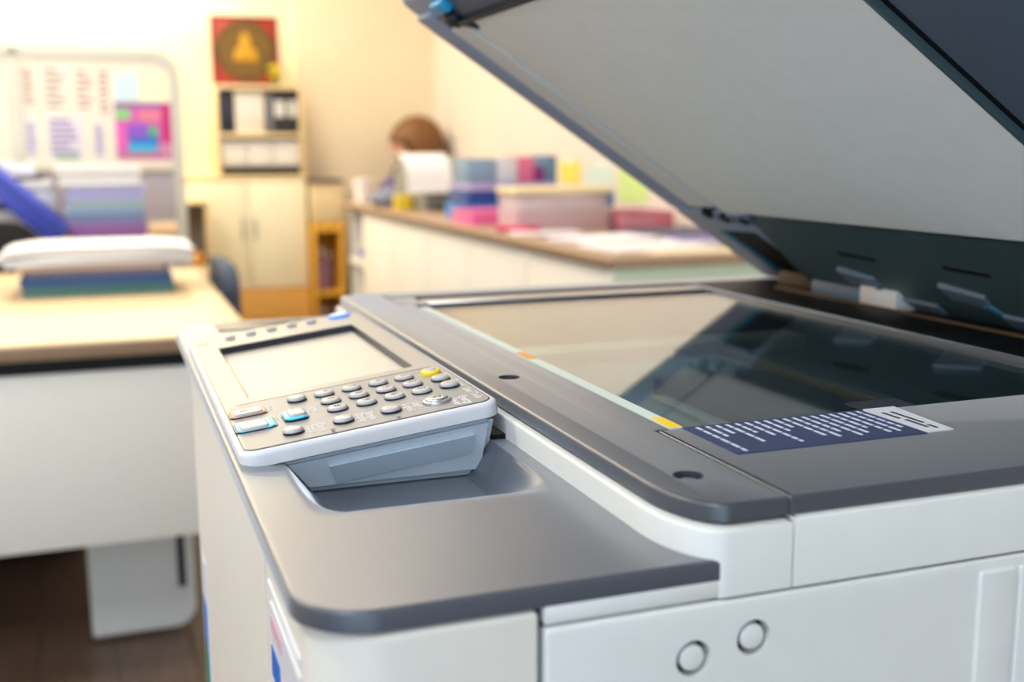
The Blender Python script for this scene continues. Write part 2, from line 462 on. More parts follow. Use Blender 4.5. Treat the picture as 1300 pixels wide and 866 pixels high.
ubox('dark_patch', M_NAVY, cop, -3.62, -3.49, 2.74, 2.98, -.012, -.004)

# --- front deck with the moulded pocket
def sstep(a, b, v):
    t = max(0, min(1, (v-a)/(b-a))); return .45*t*t*(3-2*t)+.55*max(0, min(1, (t-.5)*1.12+.5))
def deck_z(x, y):
    dep = (1-sstep(-3.86, -3.40, x))*sstep(.57, .70, y)*(1-sstep(1.32, 1.42, y))*sstep(-6.6, -6.3, x)
    return -.155-.15*dep
bm = bmesh.new(); XN, YN = 150, 90; X0, X1, YB = -7.75, -2.640, 1.60
grid = []
def yfront(x):
    r = .20
    if x > X1-r: return .410+r-math.sqrt(max(0, r*r-(x-(X1-r))**2))
    r = .35
    if x < X0+r: return .410+r-math.sqrt(max(0, r*r-(x-(X0+r))**2))
    return .410
def xs(i):
    t = i/XN
    if t < .1: return X0+.35*(1-math.cos(t/.1*PI/2))
    if t > .85: return X1-.20*(1-math.sin((t-.85)/.15*PI/2))
    return X0+.35+(X1-.20-X0-.35)*(t-.1)/.75
for i in range(XN+1):
    x = xs(i); yf = yfront(x)
    grid.append([bm.verts.new(P(x, yf+(YB-yf)*j/YN, deck_z(x, yf+(YB-yf)*j/YN))) for j in range(YN+1)])
for i in range(XN):
    for j in range(YN): bm.faces.new((grid[i][j], grid[i+1][j], grid[i+1][j+1], grid[i][j+1]))
loop = [grid[i][0] for i in range(XN+1)]+[grid[XN][j] for j in range(1, YN+1)]
pts = [v.co.copy() for v in loop]; prev = loop
nrm = []
for i in range(len(pts)):
    t = (pts[min(i+1, len(pts)-1)]-pts[max(i-1, 0)]); t.z = 0; t.normalize(); nrm.append(Vector((t.y, -t.x, 0)))
for dd, dz in ((.004, -.0008), (.008, -.0035), (.011, -.008), (.012, -.014), (.012, -.060)):
    ring = [bm.verts.new(p+n_*dd*U+Vector((0, 0, dz*U))) for p, n_ in zip(pts, nrm)]
    for i in range(len(ring)-1): bm.faces.new((prev[i], prev[i+1], ring[i+1], ring[i]))
    prev = ring
link('front_deck', bm, M_DECK, cop, 50)
ubox('deck_slot', M_NAVY, cop, -7.66, -7.32, .66, 1.35, -.16, -.150, .003)
ubox('hinge_notch', M_BLACK, cop, -4.30, -4.12, 1.42, 1.476, -.19, -.135)
# thin light trim line under the deck along the front
ubox('deck_trim', M_HOUSE, cop, -7.1, -4.0, .418, .60, -.232, -.216, .004)

# --- control panel (tilted); local frame a = right, b = towards the back, c = out of the face
PO = Vector(P(-4.0875, .418, -.1085)); eb = Vector((0, .99236, .12335)); en = Vector((0, -.12335, .99236))
PM = Matrix(((U, 0, 0, PO.x), (0, eb.y*U, en.y*U, PO.y), (0, eb.z*U, en.z*U, PO.z), (0, 0, 0, 1)))
def Q(a, b, c): return tuple(PM @ Vector((a, b, c)))
def pslab(name, m, parent, poly, c0, c1, bev=0, holes=(), **k):
    bm = bmesh.new(); slab(bm, poly, c0, c1, bev, holes, f=Q, **k); return link(name, bm, m, parent)
bm = bmesh.new()
outer = rrect(-2.655, .022, .0, 1.03, .075, 8)
SH = rrect(-2.215, -.855, .138, .905, .012, 3)
slab(bm, clean(outer), -.058, 0, .018, holes=[SH], f=Q, seg=4)
lowr = clean(outer)
r1 = [bm.verts.new(Q(x, y, -.058)) for x, y in lowr]; r2_ = [bm.verts.new(Q(x, y, -.070)) for x, y in offset(lowr, .03)]
for i in range(len(r1)): bm.faces.new((r1[i], r1[(i+1) % len(r1)], r2_[(i+1) % len(r1)], r2_[i]))
bm.faces.new(r2_); bmesh.ops.remove_doubles(bm, verts=bm.verts, dist=1e-6)
pan = link('control_panel', bm, M_HOUSE, cop)
pslab('face_line', M_NAVY, pan, rrect(-2.632, -.006, .020, 1.008, .055, 8), -.01, .0012, holes=[SH])
pslab('face_plate', M_FACE, pan, rrect(-2.626, -.012, .026, 1.002, .052, 8), -.01, .003, holes=[SH])
pslab('screen_well', M_NAVY, pan, rrect(-2.225, -.845, .128, .915, .014, 3), -.07, .0005, holes=[rrect(-2.21, -.86, .143, .900, .010, 3)])
pslab('touch_screen', M_SCREEN, pan, rrect(-2.222, -.848, .131, .912, .008, 3), -.068, -.040)
pslab('keypad_line', M_NAVY, pan, [(-.772, .075), (-.764, .075), (-.764, .965), (-.772, .965)], .002, .0042)
pslab('keypad_plate', mat('grey_keypad_overlay', (150, 147, 146), .4, bump=.05), pan, rrect(-.762, -.016, .034, .99, .045, 8), .0, .0036)
def pill(name, m, bev, wa, wb, r, c0, c1, parent, a, b):
    bm = bmesh.new(); slab(bm, rrect(-wa/2, wa/2, -wb/2, wb/2, r, 6), c0, c1, bev, seg=4)
    o = link(name, bm, m, parent); o.matrix_local = PM @ Matrix.Translation((a, b, 0)); return o
def cop_of(o, a, b):
    c = o.copy(); COL.objects.link(c); c.parent = o.parent; c.matrix_local = PM @ Matrix.Translation((a, b, 0)); return c
def label(body, a, b, size, m=M_WINK, c=.0045):
    me = text_mesh(body, size); me.materials.append(m)
    o = bpy.data.objects.new('printed_text', me); COL.objects.link(o); o.parent = pan
    o.matrix_local = PM @ Matrix.Translation((a, b, c)); return o
ka = [-.637, -.490, -.343]; kb = [.804, .685, .565, .443]
w0 = pill('key_well', M_NAVY, 0, .092, .088, .040, 0, .010, pan, ka[0], kb[0])
k0 = pill('number_key', M_KEY, .010, .084, .082, .039, .004, .021, pan, ka[0], kb[0])
digs = ['1', '2', '3', '4', '5', '6', '7', '8', '9', '*', '0', '#']
for r in range(4):
    for c in range(3):
        a, b = ka[c], kb[r]
        if r or c: cop_of(w0, a, b); cop_of(k0, a, b)
        label(digs[r*3+c], a, b, .045, M_INK, .0214)
w1 = pill('key_well', M_NAVY, 0, .096, .084, .041, 0, .012, pan, -.637, .323)
k1 = pill('round_key', M_KEY, .012, .084, .078, .038, .006, .024, pan, -.637, .323)
for a, b in [(-.488, .930), (-.346, .928), (-.145, .620), (-.143, .426), (-.134, .226)]: cop_of(w1, a, b); cop_of(k1, a, b)
o = pill('key_well', M_YEL, .010, .100, .086, .042, 0, .022, pan, -.637, .928); o['label'] = 'yellow key rim'
o = pill('reset_key', M_KEY, .008, .062, .050, .025, .018, .028, pan, -.637, .928)
o = pill('key_rim', M_METAL, .008, .112, .122, .055, 0, .016, pan, -.146, .813)
o = pill('oval_key', M_METAL, .010, .086, .096, .043, .010, .024, pan, -.146, .813)
label('O', -.146, .813, .05, M_INK, .0246)
# stop, start and the lit square key
pill('key_well', M_NAVY, 0, .125, .158, .030, 0, .008, pan, -.582, .106)
pill('key_rim', M_ORANGE, .004, .108, .140, .026, .004, .014, pan, -.578, .106)['label'] = 'orange lit rim'
pill('stop_key', M_KEY, .006, .092, .122, .020, .010, .021, pan, -.570, .104)
label('0', -.570, .088, .05, M_INK, .0214)
pill('key_well', M_NAVY, 0, .165, .168, .034, 0, .008, pan, -.352, .106)
pill('key_rim', M_CYAN, .004, .146, .150, .030, .004, .014, pan, -.346, .106)['label'] = 'cyan lit rim'
pill('start_key', M_KEY, .008, .122, .112, .022, .010, .022, pan, -.330, .100)
pill('key_well', M_NAVY, 0, .150, .100, .034, 0, .012, pan, -.364, .270)
pill('key_rim', M_CYAN, .004, .132, .088, .030, .006, .020, pan, -.364, .268)['label'] = 'cyan lit rim'
pill('square_key', M_KEY, .008, .110, .070, .022, .014, .030, pan, -.360, .277)
for txt, a, b, sz in [('Energy\nSaver', -.085, .895, .050), ('Login /\nLogout', -.145, .715, .046), ('Simple\nDisplay', -.145, .518, .046), ('Check\nStatus', -.132, .316, .046),
                      ('Program', -.62, .395, .001), ('Reset', -.55, .978, .044), ('Counter', -.385, .978, .044), ('User Tools', -.17, .972, .044), ('Sample\nCopy', -.43, .345, .040),
                      ('Stop', -.60, .205, .040), ('Start', -.40, .205, .040)]:
    if sz > .01: label(txt, a, b, sz)
label('Data In', -.030, .365, .026, M_INK); label('Fax', -.030, .622, .026, M_INK)
b0 = pill('function_key', M_KEY, .010, .058, .058, .014, 0, .024, pan, -2.452, .234)
for a, b in [(-2.474, .357), (-2.490, .478), (-2.500, .600), (-2.500, .717)]: cop_of(b0, a, b)
pill('key_outline', M_INK, 0, .062, .070, .014, 0, .0038, pan, -2.43, .075); pill('function_key', M_FACE, .002, .052, .060, .012, .002, .006, pan, -2.43, .075)
pill('home_lamp_rim', M_BLUE_LED, .006, .110, .130, .050, 0, .018, pan, -2.53, .895); pill('home_lamp', M_WINK, .006, .080, .100, .038, .014, .024, pan, -2.535, .895)
# the box that carries the panel, standing in the pocket
bm = bmesh.new()
tp = [(-6.4, .54), (-4.075, .54), (-4.075, 1.425), (-6.4, 1.425)]; bt = [(-6.3, .665), (-4.13, .665), (-4.13, 1.395), (-6.3, 1.395)]
def ztop(y): return -.109+(y-.408)*.1243-.075
vt = [bm.verts.new(P(x, y, ztop(y)+.02)) for x, y in tp]; vb = [bm.verts.new(P(x, y, -.30)) for x, y in bt]
for i in range(4): bm.faces.new((vt[i], vt[(i+1) % 4], vb[(i+1) % 4], vb[i]))
bm.faces.new(vt); bm.faces.new(vb[::-1])
bmesh.ops.bevel(bm, geom=[e for e in bm.edges], offset=.004, segments=3, affect='EDGES')
mt = link('panel_mount', bm, M_MOUNT, cop)
bm = bmesh.new(); a, b, c, d = [Vector(P(*q)) for q in ((-4.080, .75, -.185), (-4.080, 1.33, -.115), (-4.112, 1.33, -.20), (-4.112, .78, -.262))]
vs = [bm.verts.new(q+Vector((.0012, 0, 0))) for q in (a, b, c, d)]; vk = [bm.verts.new(q-Vector((.004, 0, 0))) for q in (a, b, c, d)]
bm.faces.new(vs); bm.faces.new(vk)
for i in range(4): bm.faces.new((vs[i], vs[(i+1) % 4], vk[(i+1) % 4], vk[i]))
link('mount_cover', bm, mat('grey_blue_cover', (176, 192, 208), .45), mt)

# --- raised document cover
TH = math.radians(33.3); CT, ST = math.cos(TH), math.sin(TH)
def Lp(x, t, c): return P(x, 4.9373+t*CT-c*ST, .0337-t*ST-c*CT)
def lslab(name, m, parent, poly, c0, c1, bev=0, holes=(), **k):
    bm = bmesh.new(); slab(bm, poly, c0, c1, bev, holes, f=Lp, **k); return link(name, bm, m, parent)
lid = lslab('document_cover', M_LID, cop, rrect(-7.60, -2.66, -3.56, .02, [.10, .10, .06, .10], 8), -.55, 0, .03)
lslab('cover_edge_rail', M_LID, lid, rrect(-7.58, -7.27, -3.40, -1.0, .03), -.02, .035, .02)
lslab('feed_strip_bed', M_LIDIN, lid, rrect(-7.27, -6.84, -3.26, -.98, .02), -.01, .015)
lslab('feed_strip', M_STRIP, lid, rrect(-7.24, -6.90, -3.22, -1.06, .02), .0, .035, .008)
lslab('platen_pad', M_PAD, lid, rrect(-6.84, -3.45, -3.24, -1.01, .03), .0, .034, .006)
lslab('pad_edge', M_BAND, lid, [(-3.452, -3.24), (-3.425, -3.24), (-3.425, -1.01), (-3.452, -1.01)], .0, .036, .003)
lslab('pad_gap', M_BLACK, lid, [(-3.424, -3.3), (-3.395, -3.3), (-3.395, -1.0), (-3.424, -1.0)], .0, .006)
lslab('side_lining', M_LIDIN, lid, rrect(-3.385, -2.70, -3.45, -.9, .03), -.01, .012, .008)
lslab('front_lining', M_LIDIN, lid, rrect(-6.9, -3.40, -3.50, -3.27, .03), -.01, .010, .006)
# rear band, bulging
bm = bmesh.new(); n = 14; rows = []
for i in range(n+1):
    t = -.985+i/n*1.0; c = .03+.10*math.sin(min(1, max(0, (t+.985)/.9))*PI/2)**2
    rows.append([bm.verts.new(Lp(x, t, c)) for x in (-6.62, -5.3, -4.0, -2.68)])
for a, b in zip(rows, rows[1:]):
    for i in range(3): bm.faces.new((a[i], a[i+1], b[i+1], b[i]))
link('rear_band', bm, M_BAND, lid)
bm = bmesh.new()
bandc = lambda t: .03+.10*math.sin(min(1, max(0, (t+.985)/.9))*PI/2)**2
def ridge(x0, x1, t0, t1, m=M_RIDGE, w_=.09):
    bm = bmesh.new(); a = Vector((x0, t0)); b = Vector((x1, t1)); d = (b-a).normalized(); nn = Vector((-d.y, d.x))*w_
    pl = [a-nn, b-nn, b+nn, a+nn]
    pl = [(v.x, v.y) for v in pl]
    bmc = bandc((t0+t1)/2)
    slab(bm, pl, bmc-.04, bmc+.012, .012, f=Lp); return link('lit_pocket_ridge', bm, m, lid)  # pale raised patches; light on recessed pocket floors is put into their colour
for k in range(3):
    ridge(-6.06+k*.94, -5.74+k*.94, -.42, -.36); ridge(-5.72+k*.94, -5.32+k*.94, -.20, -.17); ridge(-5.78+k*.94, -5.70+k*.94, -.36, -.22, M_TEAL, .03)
for k in range(3):
    lslab('latch_slot', M_BLACK, lid, [(-5.88+k*.94, -.675), (-5.55+k*.94, -.655), (-5.55+k*.94, -.625), (-5.88+k*.94, -.645)], 0, bandc(-.65)+.006)
# hinge arm at the far end
lslab('hinge_arm', M_LID, lid, rrect(-7.58, -6.60, -1.0, .0, .05), -.02, .04, .02)
lslab('hinge_slot', M_BLACK, lid, [(-7.16, -.74), (-6.74, -.76), (-6.70, -.10), (-7.12, -.06)], .03, .043)
lslab('slot_wall', M_TEAL, lid, [(-7.24, -.74), (-7.15, -.74), (-7.13, -.06), (-7.22, -.06)], .03, .055, .006)
for x, t, r in [(-7.05, -1.0, .05), (-6.86, -.96, .045), (-6.62, -.95, .04)]:
    bm = bmesh.new(); slab(bm, circ(x, t, r), 0, .07, .015, f=Lp); link('fixing', bm, M_BLACK, lid)
lslab('fixing_bar', M_LIDIN, lid, rrect(-7.02, -6.55, -.99, -.90, .02), .0, .055, .01)
# clip in the front corner
bm = bmesh.new(); slab(bm, circ(-7.0, -3.30, .075), 0, .06, .02, f=Lp); link('clip_knob', bm, M_NAVY, lid)
bm = bmesh.new(); slab(bm, circ(-7.02, -3.30, .035), .05, .075, .01, f=Lp); link('clip_pin', bm, M_BROWN, lid)
lslab('clip_tab', mat('bright_blue_plastic', (10, 150, 205), .35), lid, rrect(-7.03, -6.80, -3.46, -3.37, .01), 0, .06, .01)
lslab('clip_bar', M_NAVY, lid, [(-7.16, -3.36), (-6.74, -3.22), (-6.76, -3.17), (-7.18, -3.31)], 0, .05, .01)
lslab('pad_front_gap', M_NAVY, lid, [(-6.84, -3.275), (-3.41, -3.275), (-3.41, -3.245), (-6.84, -3.245)], 0, .055)
# hinge brackets between cover and body
for x in (-6.98, -3.4):
    ubox('hinge_bracket', M_BROWN, cop, x-.1, x+.38, 4.70, 4.98, -.05, .11, .02)
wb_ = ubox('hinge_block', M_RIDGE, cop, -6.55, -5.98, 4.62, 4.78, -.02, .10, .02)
ubox('hinge_block', mat('white_hinge_plastic', (240, 236, 234), .4), cop, -5.96, -5.60, 4.58, 4.76, -.02, .125, .012)

# ------------------------------------------------------------------ furniture and things behind (metres)
M_DESKTOP = mat('beech_desktop', (232, 208, 164), .42, noise=.05, scale=9, stretch=(1, 8, 1))
M_DESKEDGE = mat('brown_edge_band', (150, 122, 96), .5)
M_WHITE = mat('white_laminate', (236, 232, 224), .5)
M_GREYL = mat('grey_laminate', (206, 206, 204), .5)
M_CREAM = mat('cream_laminate', (253, 243, 210), .5)
M_OAK = mat('honey_oak', (226, 170, 84), .45, noise=.08, scale=12, stretch=(1, 1, 6))
M_OCHRE = mat('ochre_laminate', (240, 180, 60), .5)
M_SHELFW = mat('pale_birch', (238, 214, 166), .5, noise=.04, scale=10)
M_COUNTER = mat('brown_counter_laminate', (176, 148, 122), .42, noise=.06, scale=8)
M_MINT = mat('pale_mint_laminate', (206, 226, 204), .5)
M_IVORY = mat('ivory_laminate', (242, 238, 228), .5)
M_PAPER = mat('white_paper', (244, 244, 246), .8, noise=.015)
M_DKWOOD = mat('dark_brown_wood', (62, 38, 28), .5, noise=.25, scale=9, stretch=(1, 10, 1))


def col(name, rgb, **k): return mat(name, rgb, k.pop('rough', .5), **k)


def ex(name, label, cat, loc, group=None, rz=0): return empty(name, label, cat, loc, rz, group)


# --- the desk with the books
d = ex('desk', 'pale wooden desk with a white front panel left of the copier', 'desk', (-2.3, -.6, 0))
def rel(o): return (-o.location.x, -o.location.y)
def pb(name, m, root, x0, x1, y0, y1, z0, z1, bev=0):
    """box given in room metres, child of a thing"""
    lx, ly, lz = root.matrix_basis.translation if root.parent is None else root.parent.matrix_basis.translation
    return bx(name, m, root, x0-lx, x1-lx, y0-ly, y1-ly, z0-lz, z1-lz, bev=bev)
bm = bmesh.new(); slab(bm, rrect(-.65, .73, -1.3, .42, [.03, .03, .05, .12], 8), .706, .738, .003); link('desktop', bm, M_DESKTOP, d)
pb('edge_band', M_DESKEDGE, d, -1.570, -1.562, -1.86, -.24, .708, .734, .002)
pb('edge_gap', M_BLACK, d, -1.60, -1.576, -1.85, -.24, .678, .706)
pb('modesty_panel', M_WHITE, d, -1.60, -1.58, -1.85, -.24, .322, .677, .003)
bm = bmesh.new(); slab(bm, rrect(-.53, -.30, 0, .70, [.01, .05, .01, .01], 8), -.02, .02, .004, f=lambda y, z, x: (.43+x, y+.6+.0, z+.012)); leg = link('leg', bm, M_GREYL, d)
for x in (-1.852,):
    pb('cable_slot', M_BLACK, d, -1.858, -1.846, -.338, -.322, .11, .50)
bm = bmesh.new(); slab(bm, rrect(-1.75, -1.5, 0, .70, [.05, .01, .01, .01], 8), -.02, .02, .004, f=lambda y, z, x: (.43+x, y+.6, z+.012)); link('leg', bm, M_GREYL, d)
pb('rear_leg', M_GREYL, d, -2.93, -2.89, -1.8, -1.74, 0, .706, .004); pb('rear_leg', M_GREYL, d, -2.93, -2.89, -.30, -.24, 0, .706, .004)
u = ex('drawer_unit', 'dark walnut drawer unit standing under the desk with books', 'drawers', (-2.75, -.95, 0))
pb('body', M_DKWOOD, u, -2.86, -2.46, -1.35, -.56, .03, .62, .004)  # brown wood; the shade under the desk is put into its dark colour
for k in range(3):
    dr = pb('drawer', M_DKWOOD, u, -2.462, -2.445, -1.34, -.57, .05+k*.19, .23+k*.19, .004)
    pb('handle', M_METAL, dr, -2.45, -2.43, -1.02, -.90, .135+k*.19, .147+k*.19, .003)


def book(label, x0, x1, y0, y1, z0, z1, rgb, cat='book', group=None, name='book'):
    t = ex(name, label, cat, ((x0+x1)/2, (y0+y1)/2, z0), group)
    th = min(.004, (z1-z0)/5); m = col('cover_%d_%d_%d' % rgb, rgb)
    pb('cover', m, t, x0, x1, y0, y1, z1-th, z1, .001); pb('cover', m, t, x0, x1, y0, y1, z0, z0+th, .001)
    pb('spine', m, t, x1-.004, x1, y0, y1, z0+th, z1-th)
    pb('pages', M_PAPER, t, x0+.004, x1-.005, y0+.004, y1-.004, z0+th+.0004, z1-th-.0004)
    return t


bz0 = .738
for (lab, y0, y1, h, rgb, dx) in [('blue and green hardback lying lowest in the pile on the front desk', -.65, -.285, .026, (70, 120, 120), 0),
                                  ('navy blue book second from the bottom of the pile on the front desk', -.655, -.29, .022, (46, 84, 140), .004),
                                  ('grey violet folder third in the pile on the front desk', -.64, -.30, .016, (120, 116, 146), -.006),
                                  ('tan folder directly under the white papers on the front desk', -.66, -.31, .012, (206, 190, 176), .0)]:
    book(lab, -2.56+dx, -2.30+dx, y0, y1, bz0, bz0+h, rgb, group='books under the white papers'); bz0 += h+.0005
# the loose white papers on top, sheets slightly fanned
t = ex('paper_stack', 'thick loose stack of white paper on top of the book pile', 'papers', (-2.43, -.47, bz0))
M_LIL = col('lilac_sheet', (214, 196, 224))
rr = random.Random(5); z = 0
for k in range(14):
    bm = bmesh.new(); n = 10; dx, dy, a = rr.uniform(-.01, .01), rr.uniform(-.012, .012), rr.uniform(-.05, .05)
    th = .003; top = []; bot = []
    for i in range(n+1):
        r0 = []; r1 = []
        for j in (0, 1):
            yy = -.225+i/n*.45; xx = -.15+j*.30
            zz = z - .010*max(0, abs(yy)-.16)/.065*(1 if k > 4 else .3)
            X = xx*math.cos(a)-yy*math.sin(a)+dx; Y = xx*math.sin(a)+yy*math.cos(a)+dy
            r0.append(bm.verts.new((X, Y, zz+.011))); r1.append(bm.verts.new((X, Y, zz+th+.011)))
        bot.append(r0); top.append(r1)
    for i in range(n):
        bm.faces.new((top[i][0], top[i+1][0], top[i+1][1], top[i][1])); bm.faces.new((bot[i][1], bot[i+1][1], bot[i+1][0], bot[i][0]))
        for j in (0, 1): bm.faces.new((top[i][j], bot[i][j], bot[i+1][j], top[i+1][j]))
    for i in (0, n): bm.faces.new((top[i][0], top[i][1], bot[i][1], bot[i][0]))
    link('sheet', bm, M_LIL if k == 0 else M_PAPER, t); z += th+.0002
t.location.z = bz0-.0075

# --- rear desk behind, with piles
d2 = ex('desk', 'second pale desk behind the book desk in front of the partition', 'desk', (-3.4, -.7, 0))
pb('desktop', M_DESKTOP, d2, -3.72, -3.25, -1.6, -.20, .755, .79, .003)
for y in (-1.58, -.25): pb('leg', M_GREYL, d2, -3.68, -3.29, y, y+.03, 0, .755, .003)
pb('modesty_panel', M_WHITE, d2, -3.68, -3.66, -1.55, -.25, .3, .755, .002)
z0 = .7905
pile = [('purple folder lowest in the tall folder pile on the rear desk', (128, 84, 140), .03, .0), ('plum folder second lowest in the tall folder pile', (140, 92, 160), .024, .006),
        ('violet folder third from the bottom of the tall pile', (150, 110, 176), .02, -.004), ('slate blue folder fourth from the bottom of the tall pile', (112, 130, 170), .026, .003),
        ('light blue folder in the middle of the tall pile', (136, 160, 200), .024, -.006), ('sage green folder above the light blue one in the tall pile', (156, 180, 176), .018, .008),
        ('lavender folder above the sage green one in the tall pile', (160, 162, 214), .03, .0), ('periwinkle folder third from the top of the tall pile', (184, 188, 232), .022, .01)]
for lab, rgb, h, dy in pile:
    book(lab, -3.52, -3.27, -.562+dy, -.318+dy, z0, z0+h, rgb, cat='folder', group='folders in the tall pile', name='folder'); z0 += h+.0006
for k, (lab, h, w_) in enumerate([('thick white paper bundle second from the top of the tall pile', .034, .0), ('thinner white paper bundle topmost on the tall pile', .028, .012)]):
    t = ex('paper_bundle', lab, 'papers', (-3.4, -.43, z0), 'white bundles on the tall pile')
    for j in range(6):
        hh = h/6; oy = rr.uniform(-.006, .006)
        pb('sheet_block', M_PAPER, t, -3.53+oy, -3.26+oy, -.575-w_+oy, -.322+oy, z0+j*hh, z0+(j+1)*hh-.0006)
    z0 += h+.0006
t = ex('cardboard_roll', 'tan cardboard roll lying right of the tall folder pile', 'roll', (-3.3, -.26, .7905))
bm = bmesh.new(); M_TAN = col('tan_cardboard', (206, 172, 128))
cyl(bm, (0, -.0, .035), .034, .09, 24, axis='y'); link('roll', bm, M_TAN, t)
bm = bmesh.new(); cyl(bm, (0, -.046, .035), .018, .004, 20, axis='y'); link('core', bm, M_PAPER, t)
# blue lever file leaning, white printer, black chair
M_FBLUE = col('royal_blue_board', (62, 76, 190)); M_FBLUE2 = col('deep_blue_board', (28, 60, 150))
t = ex('box_file', 'royal blue box file leaning left of the tall folder pile', 'file', (-3.36, -.745, .7905))
R = Matrix.Rotation(math.radians(-44), 4, 'X')
def tilt(name, m, *a, bev=0):
    bm = bmesh.new(); box(bm, *a, bev=bev, M=Matrix.Translation((0, .135, .006)) @ R); return link(name, bm, m, t)
# the file is 0.27 long, lies along the slope and rises to the left
tilt('case', M_FBLUE, -.13, .13, -.335, -.0, .0, .075, bev=.003); tilt('case_edge', M_FBLUE2, -.132, .132, -.02, .006, -.002, .078, bev=.002)
tilt('lid_line', M_FBLUE2, .128, .134, -.33, -.02, .05, .056)
bm = bmesh.new(); M2 = Matrix.Translation((0, .135, .006)) @ R
p = ex('desktop_printer', 'white desktop printer with a dark front slot behind the blue box file', 'printer', (-3.56, -.78, .7905))
pb('body', M_HOUSE, p, -3.68, -3.50, -.96, -.60, .7905, .965, .012); pb('lid', M_WHITE, p, -3.68, -3.50, -.95, -.61, .966, 1.0, .01)
pb('slot', M_NAVY, p, -3.505, -3.498, -.93, -.66, .90, .925)
t2 = ex('document_tray', 'white document tray with dark rim on top of the desktop printer', 'tray', (-3.6, -.78, 1.0005))
pb('base', M_NAVY, t2, -3.67, -3.52, -.92, -.64, 1.0005, 1.012, .003); pb('papers', M_PAPER, t2, -3.665, -3.525, -.915, -.66, 1.0125, 1.06, .008)


def office_chair(label, loc, rz, m, back_h=.92, name='office_chair'):
    c = ex(name, label, 'chair', loc, None, rz)
    bm = bmesh.new(); slab(bm, rrect(-.23, .23, -.23, .23, .09), .43, .49, .025); link('seat', bm, m, c)
    bm = bmesh.new(); slab(bm, rrect(-.21, .21, .56, back_h, .10, 8), -.025, .025, .02, f=lambda y, z, x: (-.24+x, y, z)); link('backrest', bm, m, c)
    bm = bmesh.new(); tube(bm, [(-.05, 0, .42), (-.25, 0, .43), (-.285, 0, .50), (-.275, 0, .70)], .018); link('back_bar', bm, M_BLACK, c)
    bm = bmesh.new(); cyl(bm, (0, 0, .27), .025, .32); link('gas_column', bm, M_BLACK, c)
    for k in range(5):
        a = 2*PI*k/5; bm = bmesh.new(); tube(bm, [(0, 0, .11), (.15*math.cos(a), .15*math.sin(a), .10), (.27*math.cos(a), .27*math.sin(a), .07)], .018)
        l = link('base_leg', bm, M_BLACK, c)
        bm = bmesh.new(); cyl(bm, (.27*math.cos(a), .27*math.sin(a), .028), .027, .04, 14, axis='y'); link('castor', bm, M_BLACK, l)
    return c


M_SEATB = col('black_mesh_fabric', (16, 18, 24), rough=.8)
office_chair('black office chair between the two left desks below the blue box file', (-3.33, -.84, 0), PI, M_SEATB, .885)
M_SEATG = col('blue_grey_fabric', (66, 78, 98), rough=.7)
office_chair('blue grey office chair beside the right end of the book desk', (-2.62, .11, 0), PI/2, M_SEATG, .79)

# --- partition with pinned sheets
pt = ex('partition_screen', 'tall office partition pinned with papers and a colourful poster', 'partition', (-3.78, -.46, 0))
M_PFRAME = col('pale_grey_metal', (208, 208, 196), rough=.4); M_PFAB = col('grey_violet_fabric', (184, 176, 186), rough=.9)
M_PTOP = col('cream_board', (236, 228, 212), rough=.7)
fx = lambda y, z, x: (x+.015, y+.46, z)
bm = bmesh.new(); slab(bm, rrect(-1.60, -.145, .02, 1.475, [.01, .01, .10, .02], 8), -.03, .01, .006, holes=[rrect(-1.55, -.185, .10, 1.435, [.005, .005, .07, .01], 8)], f=fx); link('frame', bm, M_PFRAME, pt)
pb('post', M_PFRAME, pt, -3.80, -3.755, -.742, -.695, .10, 1.472, .006)
bm = bmesh.new(); slab(bm, rrect(-1.55, -.185, 1.04, 1.435, [.005, .005, .07, .01], 8), -.02, .0, f=fx); link('upper_panel', bm, M_PTOP, pt)
pb('lower_panel', M_PFAB, pt, -3.79, -3.768, -1.55, -.185, .10, 1.03)
pb('middle_rail', M_PTOP, pt, -3.79, -3.755, -1.55, -.185, 1.025, 1.065, .003)
pb('foot', M_PFRAME, pt, -3.95, -3.73, -1.55, -1.50, 0, .03, .004); pb('foot', M_PFRAME, pt, -3.95, -3.73, -.24, -.19, 0, .03, .004)


def pinned(label, y0, y1, z0, z1, rgb, lines=None, x=-3.765, k=0, name='notice', cat='notice', group='sheets pinned on the partition'):
    t = ex(name, label, cat, (x, (y0+y1)/2, z0), group)
    pb('sheet', col('sheet_%d_%d_%d' % rgb, rgb, rough=.8), t, x-.001, x+.0015+.0006*k, y0, y1, z0, z1)
    if lines:
        lrgb, n, fr = lines; bm = bmesh.new(); lr = random.Random(int(y0*1000)); lx, ly, lz = t.location
        for i in range(n):
            zz = z1-(i+1.0)*(z1-z0)/(n+1); L = (y1-y0)*(.5+.4*lr.random())
            yb = y0+(y1-y0)*.06
            box(bm, .0012+.0006*k, .0024+.0006*k, yb-ly, yb+L-ly, zz-lz, zz+(z1-z0)/(n+1)*fr-lz)
        link('printed_lines', bm, col('ink_%d_%d_%d' % lrgb, lrgb, rough=.8), t)
    return t


